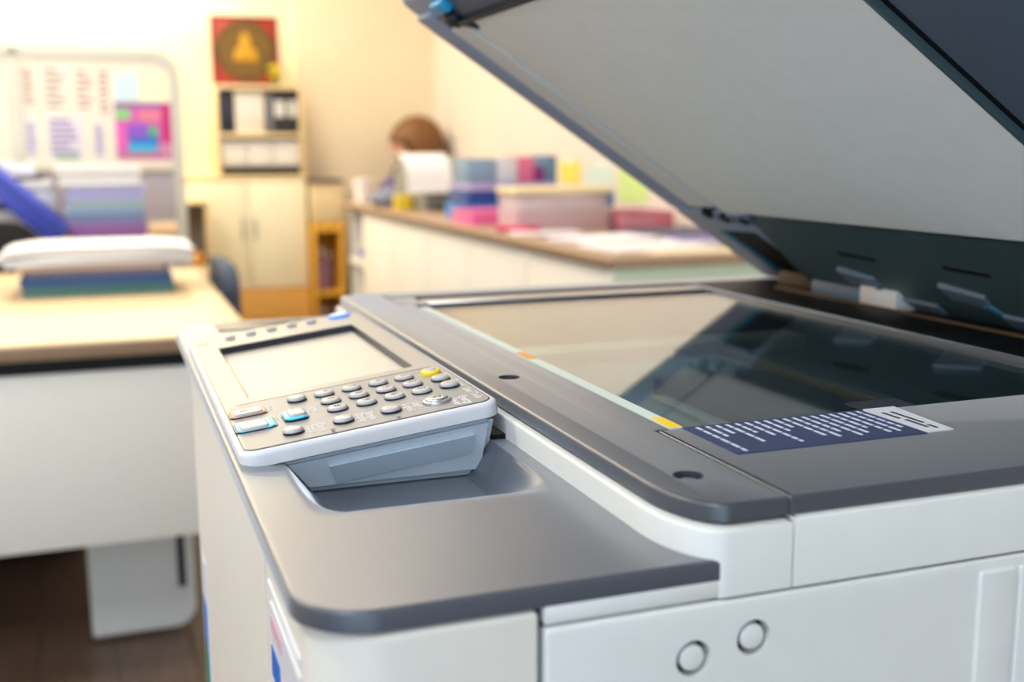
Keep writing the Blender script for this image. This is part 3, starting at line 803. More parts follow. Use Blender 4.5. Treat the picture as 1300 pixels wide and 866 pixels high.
BR, PU, GR = (176, 150, 134), (160, 150, 190), (150, 176, 156)
pinned('brown printed list at the top left of the partition', -.690, -.650, 1.25, 1.40, (238, 228, 216), (BR, 7, .6))
pinned('faint printed form beside the brown list on the partition', -.622, -.548, 1.23, 1.41, (234, 228, 218), (BR, 6, .45))
pinned('third printed form in the upper row of the partition', -.515, -.455, 1.23, 1.405, (236, 226, 216), (BR, 6, .45))
pinned('narrow printed strip left of the pale blue note', -.435, -.400, 1.22, 1.40, (232, 220, 210), (BR, 7, .5))
pinned('lilac lined sheet at the lower left of the partition', -.690, -.655, 1.075, 1.21, (224, 218, 230), (PU, 6, .6))
pinned('lilac and green printed chart low on the partition', -.620, -.500, 1.068, 1.225, (228, 220, 228), (PU, 6, .6))
pinned('green bottomed slip below the lilac and green chart', -.600, -.515, 1.066, 1.09, (170, 196, 176), None, k=2)
pinned('narrow lilac slip left of the colourful poster', -.460, -.428, 1.07, 1.20, (216, 212, 226), (PU, 6, .6))
pinned('pale blue note above the colourful poster', -.382, -.298, 1.285, 1.385, (206, 230, 238))
pinned('cream note at the top right corner of the partition', -.288, -.190, 1.285, 1.385, (255, 246, 206))
po = ex('poster', 'colourful magenta and blue poster at the right end of the partition', 'poster', (-3.764, -.28, 1.07))
pb('sheet', col('poster_magenta', (206, 96, 176)), po, -3.766, -3.7625, -.385, -.178, 1.068, 1.275)
for k, (y0, y1, z0_, z1_, rgb) in enumerate([(-.385, -.30, 1.262, 1.277, (96, 84, 150)), (-.30, -.18, 1.262, 1.277, (130, 96, 160)), (-.383, -.33, 1.215, 1.255, (130, 206, 130)), (-.30, -.20, 1.21, 1.25, (222, 130, 156)),
                                             (-.383, -.35, 1.10, 1.20, (226, 96, 186)), (-.345, -.265, 1.14, 1.20, (140, 84, 200)), (-.27, -.235, 1.15, 1.19, (70, 180, 130)),
                                             (-.34, -.235, 1.125, 1.15, (50, 100, 206)), (-.345, -.24, 1.095, 1.128, (60, 176, 220)), (-.22, -.18, 1.13, 1.275, (196, 36, 120)),
                                             (-.235, -.18, 1.075, 1.13, (206, 140, 170)), (-.383, -.25, 1.07, 1.092, (200, 130, 160))]):
    bm = bmesh.new(); r_ = min(y1-y0, z1_-z0_)*.3
    slab(bm, rrect(y0+.28, y1+.28, z0_-1.07, z1_-1.07, r_), 0, .0004+.0003*k, f=lambda y, z, x: (.0018+x, y, z))
    link('colour_block', bm, col('poster_%d_%d_%d' % rgb, rgb), po)

# --- bookcase with picture, at the back wall
bc = ex('bookcase', 'pale birch bookcase with binders against the back wall', 'bookcase', (-5.2, .22, 0))
Xb, Xf = -5.345, -5.05
pb('side', M_SHELFW, bc, Xb, Xf, .10, .118, .98, 1.42, .002); pb('side', M_SHELFW, bc, Xb, Xf, .515, .533, .98, 1.42, .002)
pb('back', M_SHELFW, bc, Xb, Xb+.01, .118, .515, .98, 1.42)
for z_ in (1.40, 1.165): pb('shelf', M_SHELFW, bc, Xb+.011, Xf, .1185, .5145, z_, z_+.02, .002)
pb('base_board', M_SHELFW, bc, Xb, Xf+.02, -.06, .533, .955, .978, .002)
pb('cupboard', M_CREAM, bc, Xb, Xf, -.06, .533, .40, .954, .003)
for y0, y1 in ((-.055, .235), (.24, .528)):
    dd = pb('door', M_CREAM, bc, Xf, Xf+.018, y0, y1, .41, .95, .003)
    pb('handle', M_METAL, dd, Xf+.018, Xf+.03, (y1-.03 if y0 < 0 else y0+.02), (y1-.02 if y0 < 0 else y0+.03), .66, .78, .003)
pb('plinth', M_OAK, bc, Xb, Xf+.03, -.06, .533, 0, .398, .003)


def binder(label, y0, y1, z0, z1, rgb, lab_rgb=(236, 234, 228), group=None):
    t = ex('ring_binder', label, 'binder', (-5.18, (y0+y1)/2, z0), group); m = col('binder_%d_%d_%d' % rgb, rgb)
    pb('spine', m, t, -5.075, -5.07, y0, y1, z0, z1, .001)
    pb('cover', m, t, -5.30, -5.0755, y0, y0+.003, z0, z1); pb('cover', m, t, -5.30, -5.0755, y1-.003, y1, z0, z1)
    pb('pages', M_PAPER, t, -5.295, -5.08, y0+.004, y1-.004, z0+.006, z1-.01)
    pb('spine_label', col('label_%d_%d_%d' % lab_rgb, lab_rgb), t, -5.0705, -5.069, y0+.008, y1-.008, z0+.08, z1-.04)
    return t


zz = 1.186
binder('dark navy binder leftmost on the upper shelf', .122, .158, zz, 1.385, (40, 46, 66), (50, 56, 80)); binder('navy binder second from left on the upper shelf', .160, .192, zz, 1.38, (34, 36, 52), (60, 60, 84))
binder('white binder third from left on the upper shelf', .200, .246, zz, 1.39, (240, 234, 220)); binder('white binder in the middle of the upper shelf', .248, .294, zz, 1.388, (236, 232, 222)); binder('cream binder right of the middle on the upper shelf', .297, .34, zz, 1.39, (238, 226, 206))
binder('grey binder left of the pair of black ones', .352, .385, zz, 1.38, (120, 122, 134), (140, 140, 150)); binder('black binder with white spine label on the upper shelf', .388, .45, zz, 1.385, (44, 42, 48), (226, 226, 224)); binder('black binder with white spine label rightmost on the upper shelf', .452, .512, zz, 1.385, (40, 36, 40), (214, 214, 210))
for k, (y0, y1) in enumerate([(.125, .25), (.254, .38), (.384, .51)]):
    t = ex('archive_box', ['left', 'middle', 'right'][k]+' white archive box on the lower shelf of the bookcase', 'box', (-5.18, (y0+y1)/2, 1.02), 'archive boxes on the lower shelf')
    pb('box', M_WHITE, t, -5.30, -5.075, y0, y1, 1.0205, 1.125, .003); pb('lid', M_PAPER, t, -5.302, -5.073, y0-.001, y1+.001, 1.1255, 1.145, .003)
t = ex('black_tray', 'flat black tray under the white archive boxes', 'tray', (-5.18, .31, .9785)); pb('tray', M_BLACK, t, -5.31, -5.065, .12, .513, .9785, 1.019, .004)
pb('rim', M_BLACK, t, -5.064, -5.058, .12, .513, .985, 1.012)
# picture
R = Matrix.Rotation(math.radians(-5), 4, 'Y')
pc = ex('picture', 'red framed picture with an ochre disc and gold shape on the bookcase', 'picture', (-5.12, .27, 1.4205))
def tb(name, m, *a, bev=0):
    bm = bmesh.new(); box(bm, *a, bev=bev, M=R); return link(name, bm, m, pc)
tb('canvas', col('brick_red_canvas', (160, 44, 26), noise=.15, scale=14), -.02, 0, -.155, .155, 0, .335, bev=.003)
for (a, b, c_, d_) in [(-.165, .165, 0, .012), (-.165, .165, .328, .34), (-.165, -.153, .012, .328), (.153, .165, .012, .328)]:
    tb('frame', col('dark_red_frame', (120, 44, 34)), -.022, .008, a, b, c_, d_, bev=.002)
bm = bmesh.new(); cyl(bm, (.003, 0, .17), .150, .004, 40, axis='x', M=R); link('disc', bm, col('ochre_paint', (92, 66, 14), noise=.2, scale=20), pc)
bm = bmesh.new(); cyl(bm, (.0055, 0, .17), .125, .003, 40, axis='x', M=R); link('disc', bm, col('olive_ochre_paint', (110, 80, 14), noise=.2, scale=30), pc)
bm = bmesh.new(); slab(bm, [(-.06, .12), (.06, .12), (.055, .17), (.03, .19), (.022, .24), (0, .265), (-.022, .24), (-.03, .19), (-.055, .17)], .006, .011, .002, f=lambda y, z, x: tuple(R @ Vector((x, y, z)))); link('gold_shape', bm, col('gold_paint', (196, 144, 10), rough=.4), pc)
fw = ex('flower_posy', 'small yellow green posy in front of the red picture', 'flowers', (-5.075, .41, 1.4205))
bm = bmesh.new(); lathe(bm, [(0, 0), (.018, 0), (.022, .03), (.016, .036), (0, .036)], n=16); link('pot', bm, col('olive_pot', (120, 130, 40)), fw)
fr = random.Random(9)
for k in range(14):
    a, r_, h = fr.uniform(0, 2*PI), fr.uniform(0, .06), fr.uniform(.045, .10)
    bm = bmesh.new(); bmesh.ops.create_icosphere(bm, subdivisions=1, radius=.018, matrix=Matrix.Translation((r_*math.cos(a)*.5, r_*math.sin(a), h)) @ Matrix.Diagonal((1, 1, .6, 1)))
    link('bloom', bm, col('bloom_%d' % (k % 3), [(206, 190, 30), (170, 180, 40), (224, 200, 40)][k % 3]), fw)
# side shelf left of the bookcase
sh = ex('side_cabinet', 'pale low cabinet with a grey opening left of the bookcase', 'cabinet', (-4.97, -.02, 0))
pb('top', M_SHELFW, sh, -5.0, -4.82, -.11, .03, .846, .866, .003); pb('side', M_SHELFW, sh, -5.0, -4.82, .012, .03, .55, .845, .002); pb('side', M_SHELFW, sh, -5.0, -4.82, -.11, -.092, .55, .845, .002)
pb('back', col('grey_back', (150, 146, 140)), sh, -5.0, -4.98, -.0915, .0115, .55, .845); pb('base', M_SHELFW, sh, -5.0, -4.80, -.11, .03, .03, .549, .003)
t = ex('ochre_pouch', 'ochre pouch lying in the grey opening of the low cabinet', 'pouch', (-4.88, -.04, .5495))
bm = bmesh.new(); bmesh.ops.create_uvsphere(bm, u_segments=20, v_segments=12, radius=1, matrix=Matrix.Translation((0, 0, .035)) @ Matrix.Diagonal((.05, .042, .034, 1))); pch = link('pouch', bm, col('ochre_cloth', (226, 160, 60), rough=.8), t)
bm = bmesh.new(); tube(bm, [(0, -.02, .066), (0, 0, .076), (0, .02, .066)], .005); link('tie', bm, M_TAN, t)

# --- low yellow shelf right of the bookcase
ys = ex('shelf_unit', 'ochre shelf unit with a cream drawer right of the bookcase', 'shelf unit', (-5.13, .63, 0))
pb('top', col('dark_brown_top', (104, 84, 76)), ys, -5.285, -4.97, .54, .715, .935, .953, .003)
pb('drawer', M_SHELFW, ys, -5.28, -4.98, .545, .71, .74, .934, .003)
pb('side', M_OCHRE, ys, -5.28, -4.98, .545, .565, 0, .739, .002); pb('side', M_OCHRE, ys, -5.28, -4.98, .690, .71, 0, .739, .002)
pb('back', M_OCHRE, ys, -5.28, -5.265, .566, .689, 0, .739)
for z_ in (.03, .36, .69): pb('shelf', M_OCHRE, ys, -5.264, -4.98, .566, .689, z_, z_+(.02 if z_ < .6 else .048))
for k, (lab, y, z_, rgb, h) in enumerate([('lilac bottle on the middle board of the ochre shelf', .602, .3805, (170, 130, 160), .22), ('grey violet bottle behind the lilac one on the ochre shelf', .652, .3805, (150, 120, 130), .19),
                                          ('mauve bottle on the bottom board of the ochre shelf', .60, .0505, (190, 160, 180), .24), ('brown bottle on the bottom board of the ochre shelf', .655, .0505, (150, 110, 90), .22)]):
    t = ex('bottle', lab, 'bottle', (-5.05-.06*(k % 2), y, z_), 'bottles on the ochre shelf'); r_ = .022
    bm = bmesh.new(); lathe(bm, [(0, 0), (r_, 0), (r_, h*.62), (r_*.45, h*.78), (r_*.4, h*.86), (0, h*.86)], n=18); link('body', bm, col('bottle_%d' % k, rgb, rough=.25), t)
    bm = bmesh.new(); lathe(bm, [(0, h*.862), (r_*.5, h*.862), (r_*.5, h), (0, h)], n=14); link('cap', bm, M_WHITE, t)

# --- counter along the right wall: worktop and cabinet units
ct = ex('worktop', 'long brown worktop along the right wall behind the copier', 'worktop', (-3.2, .97, .815))
bm = bmesh.new(); slab(bm, rrect(-1.58, 1.575, -.325, .325, [.12, .01, .005, .005], 8), .012, .035, .003); link('board', bm, M_COUNTER, ct)
pb('edge_band', M_DESKEDGE, ct, -4.64, -1.63, .640, .645, .828, .848, .001)
eu = ex('end_shelf', 'open white end shelf at the far end of the long worktop', 'shelf', (-4.57, .95, 0))
pb('back', M_WHITE, eu, -4.765, -4.30, 1.26, 1.29, .02, .8265); pb('side', M_WHITE, eu, -4.315, -4.285, .66, 1.259, .02, .8265, .002); pb('side', M_WHITE, eu, -4.765, -4.74, .70, 1.259, .02, .8265, .002)
for z_ in (.02, .32, .555): pb('shelf', M_WHITE, eu, -4.7395, -4.3155, .68, 1.2595, z_, z_+.018, .002)
t = ex('blue_bowl', 'bright blue bowl on the open end shelf', 'bowl', (-4.52, .76, .5735))
bm = bmesh.new(); lathe(bm, [(0, 0), (.045, 0), (.085, .045), (.08, .045), (.04, .006), (0, .006)], n=28); link('bowl', bm, col('bright_blue_plastic_bowl', (40, 86, 220)), t)
bm = bmesh.new(); lathe(bm, [(.081, .043), (.088, .043), (.088, .05), (.081, .05), (.081, .043)], n=28); link('rim', bm, col('blue_rim', (60, 110, 230)), t)
t = ex('white_bag', 'crumpled white bag on the lower board of the end shelf', 'bag', (-4.5, .79, .3385))
bm = bmesh.new(); bmesh.ops.create_icosphere(bm, subdivisions=3, radius=1, matrix=Matrix.Diagonal((.09, .09, .085, 1)))
for v in bm.verts: v.co *= 1+.12*math.sin(v.co.x*70)*math.sin(v.co.y*60+v.co.z*50); v.co.z = max(v.co.z, -.07)+.07
link('bag', bm, M_PAPER, t, 60); bm = bmesh.new(); tube(bm, [(0, -.03, .14), (0, -.02, .18), (0, .02, .18), (0, .03, .14)], .005); link('handle', bm, M_PAPER, t)
t = ex('brown_box', 'brown carton on the floor board of the end shelf', 'box', (-4.5, .80, .0385))
pb('box', M_TAN, t, -4.66, -4.36, .70, .92, .0385, .25, .003); pb('tape', M_SHELFW, t, -4.665, -4.355, .79, .83, .249, .2515)
xs_ = [-4.28, -3.76, -3.24, -2.72, -2.20, -1.645]
place = ['farthest, beside the open end shelf', 'second from the far end', 'in the middle', 'second from the near end', 'nearest, with a pale mint side']
for k in range(5):
    a, b = xs_[k], xs_[k+1]
    c = ex('cabinet', 'ivory base cabinet under the long worktop, '+place[k], 'cabinet', ((a+b)/2, .97, 0), 'base cabinets under the worktop')
    pb('carcass', M_IVORY, c, a+.001, b-.001, .675, 1.28, .08, .8265)
    pb('kickboard', M_GREYL, c, a+.001, b-.001, .72, .74, 0, .079)
    dd = pb('door', M_IVORY, c, a+.004, b-.004, .655, .6745, .10, .822, .002)
    pb('finger_grip', M_GREYL, dd, a+.02, b-.02, .652, .656, .807, .818)
    if k == 4: pb('side_panel', M_MINT, c, b-.0005, b+.014, .655, 1.28, .02, .8265, .001)

# --- things on the worktop (z = 0.85)
ZT = .8505
def loose_sheet(label, x, y, rz, w_, l, rgb, z=ZT, th=.003, group='papers on the worktop', print_=None):
    t = ex('paper_sheets', label, 'papers', (x, y, z), group, rz)
    bm = bmesh.new(); box(bm, -w_/2, w_/2, -l/2, l/2, 0, th); link('sheets', bm, col('paper_%d_%d_%d' % rgb, rgb, rough=.8), t)
    if print_:
        bm = bmesh.new(); box(bm, *print_[0], th, th+.0004); link('printed_block', bm, col('pr_%d_%d_%d' % print_[1], print_[1], rough=.8), t)
    return t
loose_sheet('white sheets at the near front corner of the worktop', -1.86, .86, .1, .21, .30, (246, 242, 246), th=.006)
loose_sheet('yellowish sheet at the near end of the worktop', -1.70, .98, -.05, .10, .40, (240, 226, 190), th=.002)
loose_sheet('white sheets in the middle of the near worktop papers', -2.12, .88, .25, .21, .30, (242, 238, 246), th=.008)
loose_sheet('white magazine with a lilac cover block near the wall', -1.98, 1.12, -.15, .21, .29, (226, 222, 236), th=.008, print_=((-.08, .08, -.12, .02), (120, 110, 180)))
loose_sheet('dark blue grey folder lying behind the white sheets', -2.26, 1.14, .1, .22, .31, (84, 88, 116), th=.010)
loose_sheet('white leaflet beside the pink marker', -2.42, .80, -.2, .15, .21, (244, 236, 238), th=.004)
loose_sheet('slate blue leaflet in front of the folder', -2.27, .82, .15, .10, .17, (120, 126, 160), th=.003)
loose_sheet('white pages nearest the copier hinge on the worktop', -1.74, 1.20, .05, .16, .16, (244, 240, 244), th=.010)
t = ex('pink_marker', 'pink marker lying beside the clear lidded box', 'marker', (-2.50, .73, ZT), rz=.9)
bm = bmesh.new(); cyl(bm, (0, 0, .0105), .010, .11, 16, axis='x'); link('barrel', bm, col('hot_pink', (220, 50, 110)), t); bm = bmesh.new(); cyl(bm, (.06, 0, .0105), .0104, .04, 16, axis='x'); link('cap', bm, col('dark_pink', (180, 30, 90)), t)
# clear box with lid
def frosted(name, rgb, k):
    m = bpy.data.materials.new(name); m.use_nodes = True; nt = m.node_tree; nt.nodes.clear(); c = lin(rgb)
    o = nt.nodes.new('ShaderNodeOutputMaterial'); mx = nt.nodes.new('ShaderNodeMixShader'); mx.inputs[0].default_value = k
    t = nt.nodes.new('ShaderNodeBsdfTransparent'); d_ = nt.nodes.new('ShaderNodeBsdfDiffuse'); d_.inputs[0].default_value = (*c, 1)
    nt.links.new(t.outputs[0], mx.inputs[1]); nt.links.new(d_.outputs[0], mx.inputs[2]); nt.links.new(mx.outputs[0], o.inputs[0]); return m
M_CLR = frosted('clear_pink_plastic', (244, 226, 228), .35)
t = ex('storage_box', 'clear lidded storage box with pink contents on the worktop', 'box', (-2.60, .90, ZT))
bm = bmesh.new(); slab(bm, rrect(-.09, .09, -.16, .16, .015), 0, .115, holes=[rrect(-.087, .087, -.157, .157, .013)]); link('walls', bm, M_CLR, t)
bx('base', M_CLR, t, -.087, .087, -.157, .157, 0, .004)
bm = bmesh.new(); slab(bm, rrect(-.096, .096, -.166, .166, .016), .116, .132, .005); link('lid', bm, col('cream_lid', (236, 220, 170)), t)
bx('end_clip', col('blue_clip', (70, 120, 176)), t, -.05, .097, .152, .168, .07, .118, bev=.004)
PK = col('rose_pink', (206, 110, 140)); RD = col('crimson_red', (196, 60, 90))
for k, (y0, y1, m, h) in enumerate([(-.15, -.07, PK, .05), (-.068, .0, RD, .058), (.002, .07, PK, .05), (.072, .148, RD, .055)]): bx('packet', m, t, -.08, .08, y0, y1, .005, h, bev=.004)
for k, (y0, y1) in enumerate([(-.14, -.02), (0, .13)]): bx('paper_pad', M_PAPER, t, -.07, .07, y0, y1, .062, .095, bev=.002)
t = ex('red_tray', 'translucent dark red tray behind the clear storage box', 'tray', (-2.56, 1.15, ZT))
M_CRED = frosted('clear_red_plastic', (206, 120, 140), .55)
bm = bmesh.new(); slab(bm, rrect(-.12, .12, -.08, .10, .012), 0, .055, holes=[rrect(-.117, .117, -.077, .097, .01)]); link('walls', bm, M_CRED, t); bx('base', M_CRED, t, -.117, .117, -.077, .097, 0, .004)
bx('papers', M_PAPER, t, -.10, .10, -.06, .08, .005, .02, bev=.002)


def tray(label, x, y, z, w_, l, h, rgb, rz=0, cat='tray', fill=None, group='stacked trays'):
    t = ex('letter_tray', label, cat, (x, y, z), group, rz); m = col('tray_%d_%d_%d' % rgb, rgb, rough=.35)
    bm = bmesh.new(); slab(bm, rrect(-w_/2, w_/2, -l/2, l/2, .015), 0, h, holes=[rrect(-w_/2+.004, w_/2-.004, -l/2+.004, l/2-.004, .012)]); link('walls', bm, m, t)
    bx('base', m, t, -w_/2+.004, w_/2-.004, -l/2+.004, l/2-.004, 0, .004)
    bx('papers', col('fill_%d_%d_%d' % (fill or (240, 236, 240)), fill or (240, 236, 240)), t, -w_/2+.012, w_/2-.012, -l/2+.012, l/2-.012, .0045, h*.85, bev=.003)
    return t


tray('bright blue tray lowest in the stack left of the clear box', -3.22, .93, ZT, .25, .34, .055, (50, 140, 220), fill=(170, 190, 230))
tray('pink tray in front of the tray stack beside the clear box', -2.93, .80, ZT, .22, .21, .048, (236, 110, 170), fill=(240, 150, 190))
tray('crimson tray squeezed beside the pink one', -2.82, .99, ZT, .20, .15, .056, (196, 50, 100), fill=(220, 110, 150))
tray('dark blue tray second in the stack left of the clear box', -3.22, .94, ZT+.0555, .25, .33, .05, (24, 70, 150), fill=(60, 100, 170))
tray('lilac tray third in the tray stack', -3.22, .95, ZT+.106, .26, .34, .026, (176, 170, 214), fill=(200, 190, 225))
for k, (lab, y0, y1, h, rgb) in enumerate([('grey blue carton at the left on top of the tray stack', -.17, -.06, .085, (130, 160, 186)), ('white carton with pink mark on top of the tray stack', -.058, .02, .085, (206, 214, 224)),
                                            ('pink carton in the middle on top of the tray stack', .022, .085, .09, (216, 110, 150)), ('deep purple carton low on top of the tray stack', .087, .125, .055, (120, 30, 120)), ('steel blue carton rightmost on top of the tray stack', .127, .175, .095, (96, 130, 160))]):
    t = ex('carton', lab, 'carton', (-3.2, .95+(y0+y1)/2, ZT+.1325), 'cartons on the tray stack')
    hw = (y1-y0)/2; bx('box', col('carton_%d' % k, rgb), t, -.08, .08, -hw, hw, 0, h-.004, bev=.002); bx('flap', col('carton_%d' % k, rgb), t, -.078, .078, -hw+.001, hw-.001, h-.0038, h, bev=.001)
# small printer with a drooping sheet
pr_ = ex('label_printer', 'grey office printer with a large drooping white sheet on the worktop', 'printer', (-3.95, .93, ZT), None, .12)
M_PG = col('grey_olive_plastic', (150, 148, 140))
bm = bmesh.new(); slab(bm, [(-.17, 0), (.17, 0), (.17, .10), (.10, .20), (-.10, .22), (-.17, .16)], -.15, .15, .01, f=lambda x, z, y: (x, y, z)); link('body', bm, M_PG, pr_)
bx('output_tray', col('dark_grey_plastic', (90, 92, 92)), pr_, .16, .22, -.13, .13, .02, .04, bev=.004)
bx('slot', M_NAVY, pr_, .165, .173, -.12, .12, .06, .085)
bm = bmesh.new(); n = 14; rows = []
for i in range(n+1):
    s = i/n; ang = s*1.9
    x = .03+.17*math.sin(min(ang, PI/2))+.02*max(0, ang-PI/2); z = .225+.02*math.sin(s*PI)-.19*max(0, s-.18)**1.25
    rows.append([bm.verts.new((x+.005, y-.07, z)) for y in (-.17, .03)]+[bm.verts.new((x+.002, y-.07, z-.003)) for y in (.03, -.17)])
for a, b in zip(rows, rows[1:]):
    for i in range(4): bm.faces.new((a[i], a[(i+1) % 4], b[(i+1) % 4], b[i]))
bm.faces.new(rows[0]); bm.faces.new(rows[-1][::-1]); link('white_sheet', bm, M_PAPER, pr_)
t = ex('yellow_box', 'small yellow box in front of the grey office printer', 'box', (-3.90, .745, ZT)); bx('box', col('bright_yellow', (230, 200, 50)), t, -.03, .03, -.035, .035, 0, .05, bev=.002); bx('lid', col('bright_yellow2', (236, 210, 70)), t, -.031, .031, -.036, .036, .0505, .062, bev=.002)
t = ex('handbag', 'slouched purple handbag at the far end of the worktop', 'bag', (-4.44, .90, ZT))
bm = bmesh.new(); bmesh.ops.create_icosphere(bm, subdivisions=3, radius=1, matrix=Matrix.Diagonal((.10, .15, .09, 1)))
for v in bm.verts: v.co.z = max(v.co.z, -.06)+.06; v.co.y += .02*math.sin(v.co.z*30); v.co.z *= 1+.25*v.co.y/.15
link('bag', bm, col('dull_purple_cloth', (92, 70, 120), rough=.8), t, 60)
bm = bmesh.new(); tube(bm, [(0, -.08, .10), (0, -.05, .17), (0, .03, .19), (0, .09, .14)], .008); link('strap', bm, M_NAVY, t)
t = ex('grey_pouch', 'slate blue pouch between handbag and grey printer', 'pouch', (-4.20, .77, ZT))
bm = bmesh.new(); bmesh.ops.create_icosphere(bm, subdivisions=3, radius=1, matrix=Matrix.Diagonal((.09, .10, .05, 1)))
for v in bm.verts: v.co.z = max(v.co.z, -.035)+.035
link('pouch', bm, col('slate_cloth', (130, 136, 156), rough=.8), t, 60); bm = bmesh.new(); tube(bm, [(0, -.07, .075), (0, .07, .075)], .004); link('zip', bm, M_NAVY, t)
t = ex('paper_cup', 'tall white paper cup at the far front corner of the worktop', 'cup', (-4.66, .74, ZT))
bm = bmesh.new(); lathe(bm, [(0, 0), (.032, 0), (.045, .10), (.042, .10), (.03, .004), (0, .004)], n=28); link('cup', bm, M_PAPER, t); bm = bmesh.new(); lathe(bm, [(0, .1005), (.047, .1005), (.047, .108), (.04, .112), (0, .112)], n=28); link('lid', bm, M_WHITE, t)
# sticky notes on the right wall
for lab, x0, x1, z0_, z1_, rgb in [('left yellow sheet taped to the right wall', -3.84, -3.63, .965, 1.05, (240, 220, 100)), ('right yellow sheet taped to the right wall', -3.51, -3.305, .968, 1.052, (240, 220, 100)),
                                   ('pale blue sheet taped to the right wall', -3.24, -3.01, .925, 1.045, (212, 228, 218)), ('pale green sheet taped nearest the copier', -2.96, -2.73, .915, 1.036, (206, 232, 150))]:
    t = ex('wall_note', lab, 'note', ((x0+x1)/2, 1.299, z0_), 'coloured sheets on the right wall')
    bx('sheet', col('note_%d_%d_%d' % rgb, rgb, rough=.8), t, -(x1-x0)/2, (x1-x0)/2, -.0015, .0008, 0, z1_-z0_)
    bx('tape', M_PAPER, t, -.02, .02, -.0022, .0, z1_-z0_-.008, z1_-z0_+.006)

# --- the seated person at the far end of the worktop
def skin(name, V, E_, R_, m, parent=None, sub=2):
    me = bpy.data.meshes.new(name); me.from_pydata(V, E_, []); o = bpy.data.objects.new(name, me); COL.objects.link(o)
    md = o.modifiers.new('skin', 'SKIN'); md.use_smooth_shade = True
    for i, r_ in enumerate(R_): me.skin_vertices[0].data[i].radius = (r_ if isinstance(r_, tuple) else (r_, r_))
    me.skin_vertices[0].data[0].use_root = True
    sm = o.modifiers.new('subdivision', 'SUBSURF'); sm.levels = sub; sm.render_levels = sub
    me2 = bpy.data.meshes.new_from_object(o.evaluated_get(bpy.context.evaluated_depsgraph_get()))
    o.modifiers.clear(); o.data = me2; me2.name = name; me2.materials.clear(); me2.materials.append(m)
    for p in me2.polygons: p.use_smooth = True
    if parent: o.parent = parent
    return o


M_SKIN = col('skin', (226, 176, 146), rough=.55); M_HAIR = col('brown_hair', (118, 76, 34), rough=.6, noise=.25, scale=90); M_SHIRT = col('lilac_blouse', (150, 140, 190), rough=.8, noise=.1)
M_TROUS = col('dark_trousers', (40, 42, 56), rough=.8)
pe = ex('person', 'person with brown hair seated beyond the worktop, head bowed', 'person', (-5.05, 1.14, 0), None, -PI/2-.25)
# local: faces +x (towards the viewer's left once turned), y = the person's left
V = [(0, 0, .52), (.01, 0, .68), (.0, 0, .84), (.01, 0, .95), (.03, 0, 1.00), (.05, 0, 1.07), (.055, 0, 1.15),
     (0, .15, .93), (.06, .18, .72), (.22, .13, .66), (0, -.15, .93), (.06, -.18, .72), (.22, -.13, .66),
     (.04, .09, .50), (.30, .09, .50), (.27, .09, .09), (.33, .09, .04), (.04, -.09, .50), (.30, -.09, .50), (.27, -.09, .09), (.33, -.09, .04)]
Eg = [(0, 1), (1, 2), (2, 3), (3, 4), (4, 5), (5, 6), (3, 7), (7, 8), (8, 9), (3, 10), (10, 11), (11, 12), (0, 13), (13, 14), (14, 15), (15, 16), (0, 17), (17, 18), (18, 19), (19, 20)]
Rd = [(.12, .14), (.10, .13), (.10, .14), (.08, .11), .05, .075, .085, .05, .042, .028, .05, .042, .028, .08, .062, .042, .035, .08, .062, .042, .035]
for s, wv in ((1, 9), (-1, 12)):
    b = V[wv]; pi = len(V); V.append((b[0]+.06, b[1], b[2]-.005)); Eg.append((wv, pi)); Rd.append((.022, .034))
    for k, (oy, L) in enumerate([(.026, .062), (.009, .072), (-.009, .068), (-.026, .054)]):
        V += [(b[0]+.095, b[1]+oy, b[2]-.008), (b[0]+.095+L*.6, b[1]+oy*1.1, b[2]-.024)]; Eg += [(pi, len(V)-2), (len(V)-2, len(V)-1)]; Rd += [.009, .008]
    V += [(b[0]+.055, b[1]-s*.042, b[2]-.004), (b[0]+.085, b[1]-s*.055, b[2]-.016)]; Eg += [(wv, len(V)-2), (len(V)-2, len(V)-1)]; Rd += [.011, .009]
body = skin('body', V, Eg, Rd, M_SKIN, pe)
skin('blouse', [V[0], V[1], V[2], V[3], (.02, 0, .985), V[7], V[8], (.16, .148, .68), V[10], V[11], (.16, -.148, .68)], [(0, 1), (1, 2), (2, 3), (3, 4), (3, 5), (5, 6), (6, 7), (3, 8), (8, 9), (9, 10)],
     [(.14, .165), (.12, .15), (.12, .16), (.10, .13), .062, .066, .056, .044, .066, .056, .044], M_SHIRT, pe)
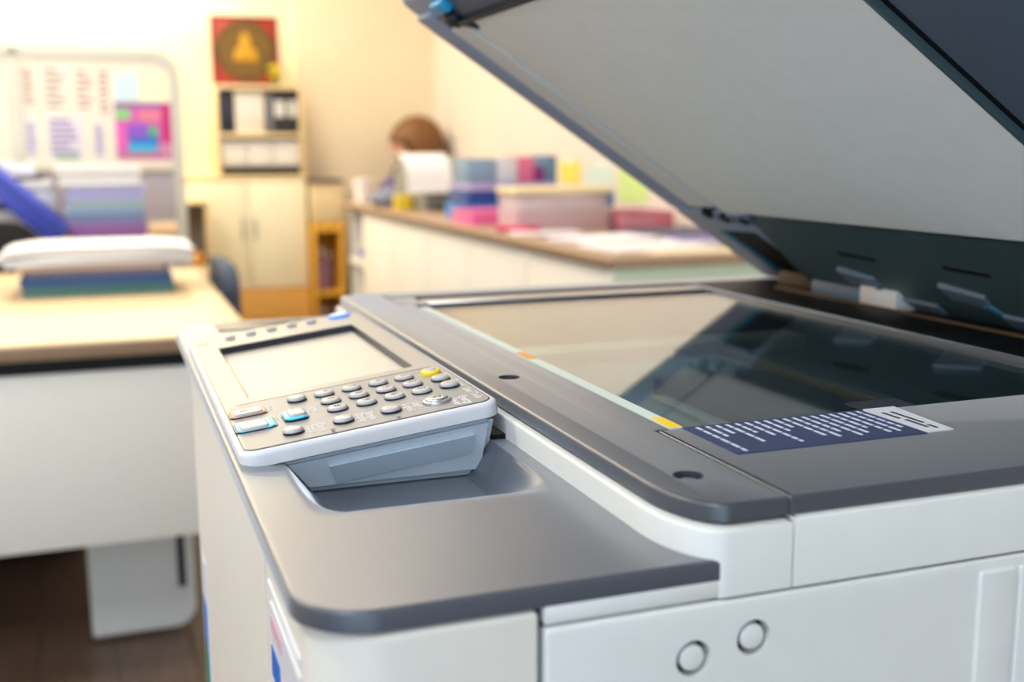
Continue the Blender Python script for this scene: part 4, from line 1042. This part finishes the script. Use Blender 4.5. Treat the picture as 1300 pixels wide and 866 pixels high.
skin('trousers', [(0, 0, .50), V[13], V[14], (.275, .09, .14), V[17], V[18], (.275, -.09, .14)], [(0, 1), (1, 2), (2, 3), (0, 4), (4, 5), (5, 6)], [(.12, .15), .095, .075, .06, .095, .075, .06], M_TROUS, pe)
for s in (1, -1):
    bm = bmesh.new(); slab(bm, rrect(.20, .40, s*.09-.045, s*.09+.045, .04), 0, .07, .025); link('shoe', bm, M_BLACK, pe)
bm = bmesh.new(); bmesh.ops.create_uvsphere(bm, u_segments=32, v_segments=20, radius=1)
for v in bm.verts:
    x, y, z = v.co
    v.co = Vector((x*.150+.018-.01*z, y*.150, z*.155+1.125))
    if x > .25 and z < .1:                                    # open at the face
        v.co.x -= .075*min(1, (x-.25)/.35)
    if z < -.3: v.co.z -= .05*(-z-.3); v.co.x -= .015
link('hair', bm, M_HAIR, pe, 60)
bm = bmesh.new(); bmesh.ops.create_uvsphere(bm, u_segments=20, v_segments=14, radius=1, matrix=Matrix.Translation((.075, 0, 1.125)) @ Matrix.Diagonal((.072, .072, .095, 1))); face = link('face', bm, M_SKIN, pe, 60)
for s in (1, -1):
    bm = bmesh.new(); bmesh.ops.create_uvsphere(bm, u_segments=12, v_segments=8, radius=.009, matrix=Matrix.Translation((.138, s*.028, 1.135))); link('eye', bm, M_NAVY, face)
    bm = bmesh.new(); box(bm, .134, .146, s*.028-.014, s*.028+.014, 1.152, 1.157, bev=.002); link('eyebrow', bm, M_HAIR, face)
bm = bmesh.new(); slab(bm, [(-.012, 1.092), (.012, 1.092), (.004, 1.13), (-.004, 1.13)], .14, .162, .006, f=lambda y, z, x: (x, y, z)); link('nose', bm, M_SKIN, face)
bm = bmesh.new(); box(bm, .130, .141, -.02, .02, 1.066, 1.073, bev=.003); link('mouth', bm, col('lips', (190, 96, 90)), face)
st_ = ex('stool', 'low dark stool under the seated person', 'stool', (-5.05, 1.13, 0))
bm = bmesh.new(); slab(bm, rrect(-.15, .15, -.15, .15, .04), .335, .365, .01); link('seat', bm, M_DKWOOD, st_)
for sx in (-1, 1):
    for sy in (-1, 1): bx('leg', M_DKWOOD, st_, sx*.11-.015, sx*.11+.015, sy*.11-.015, sy*.11+.015, 0, .335, bev=.003)
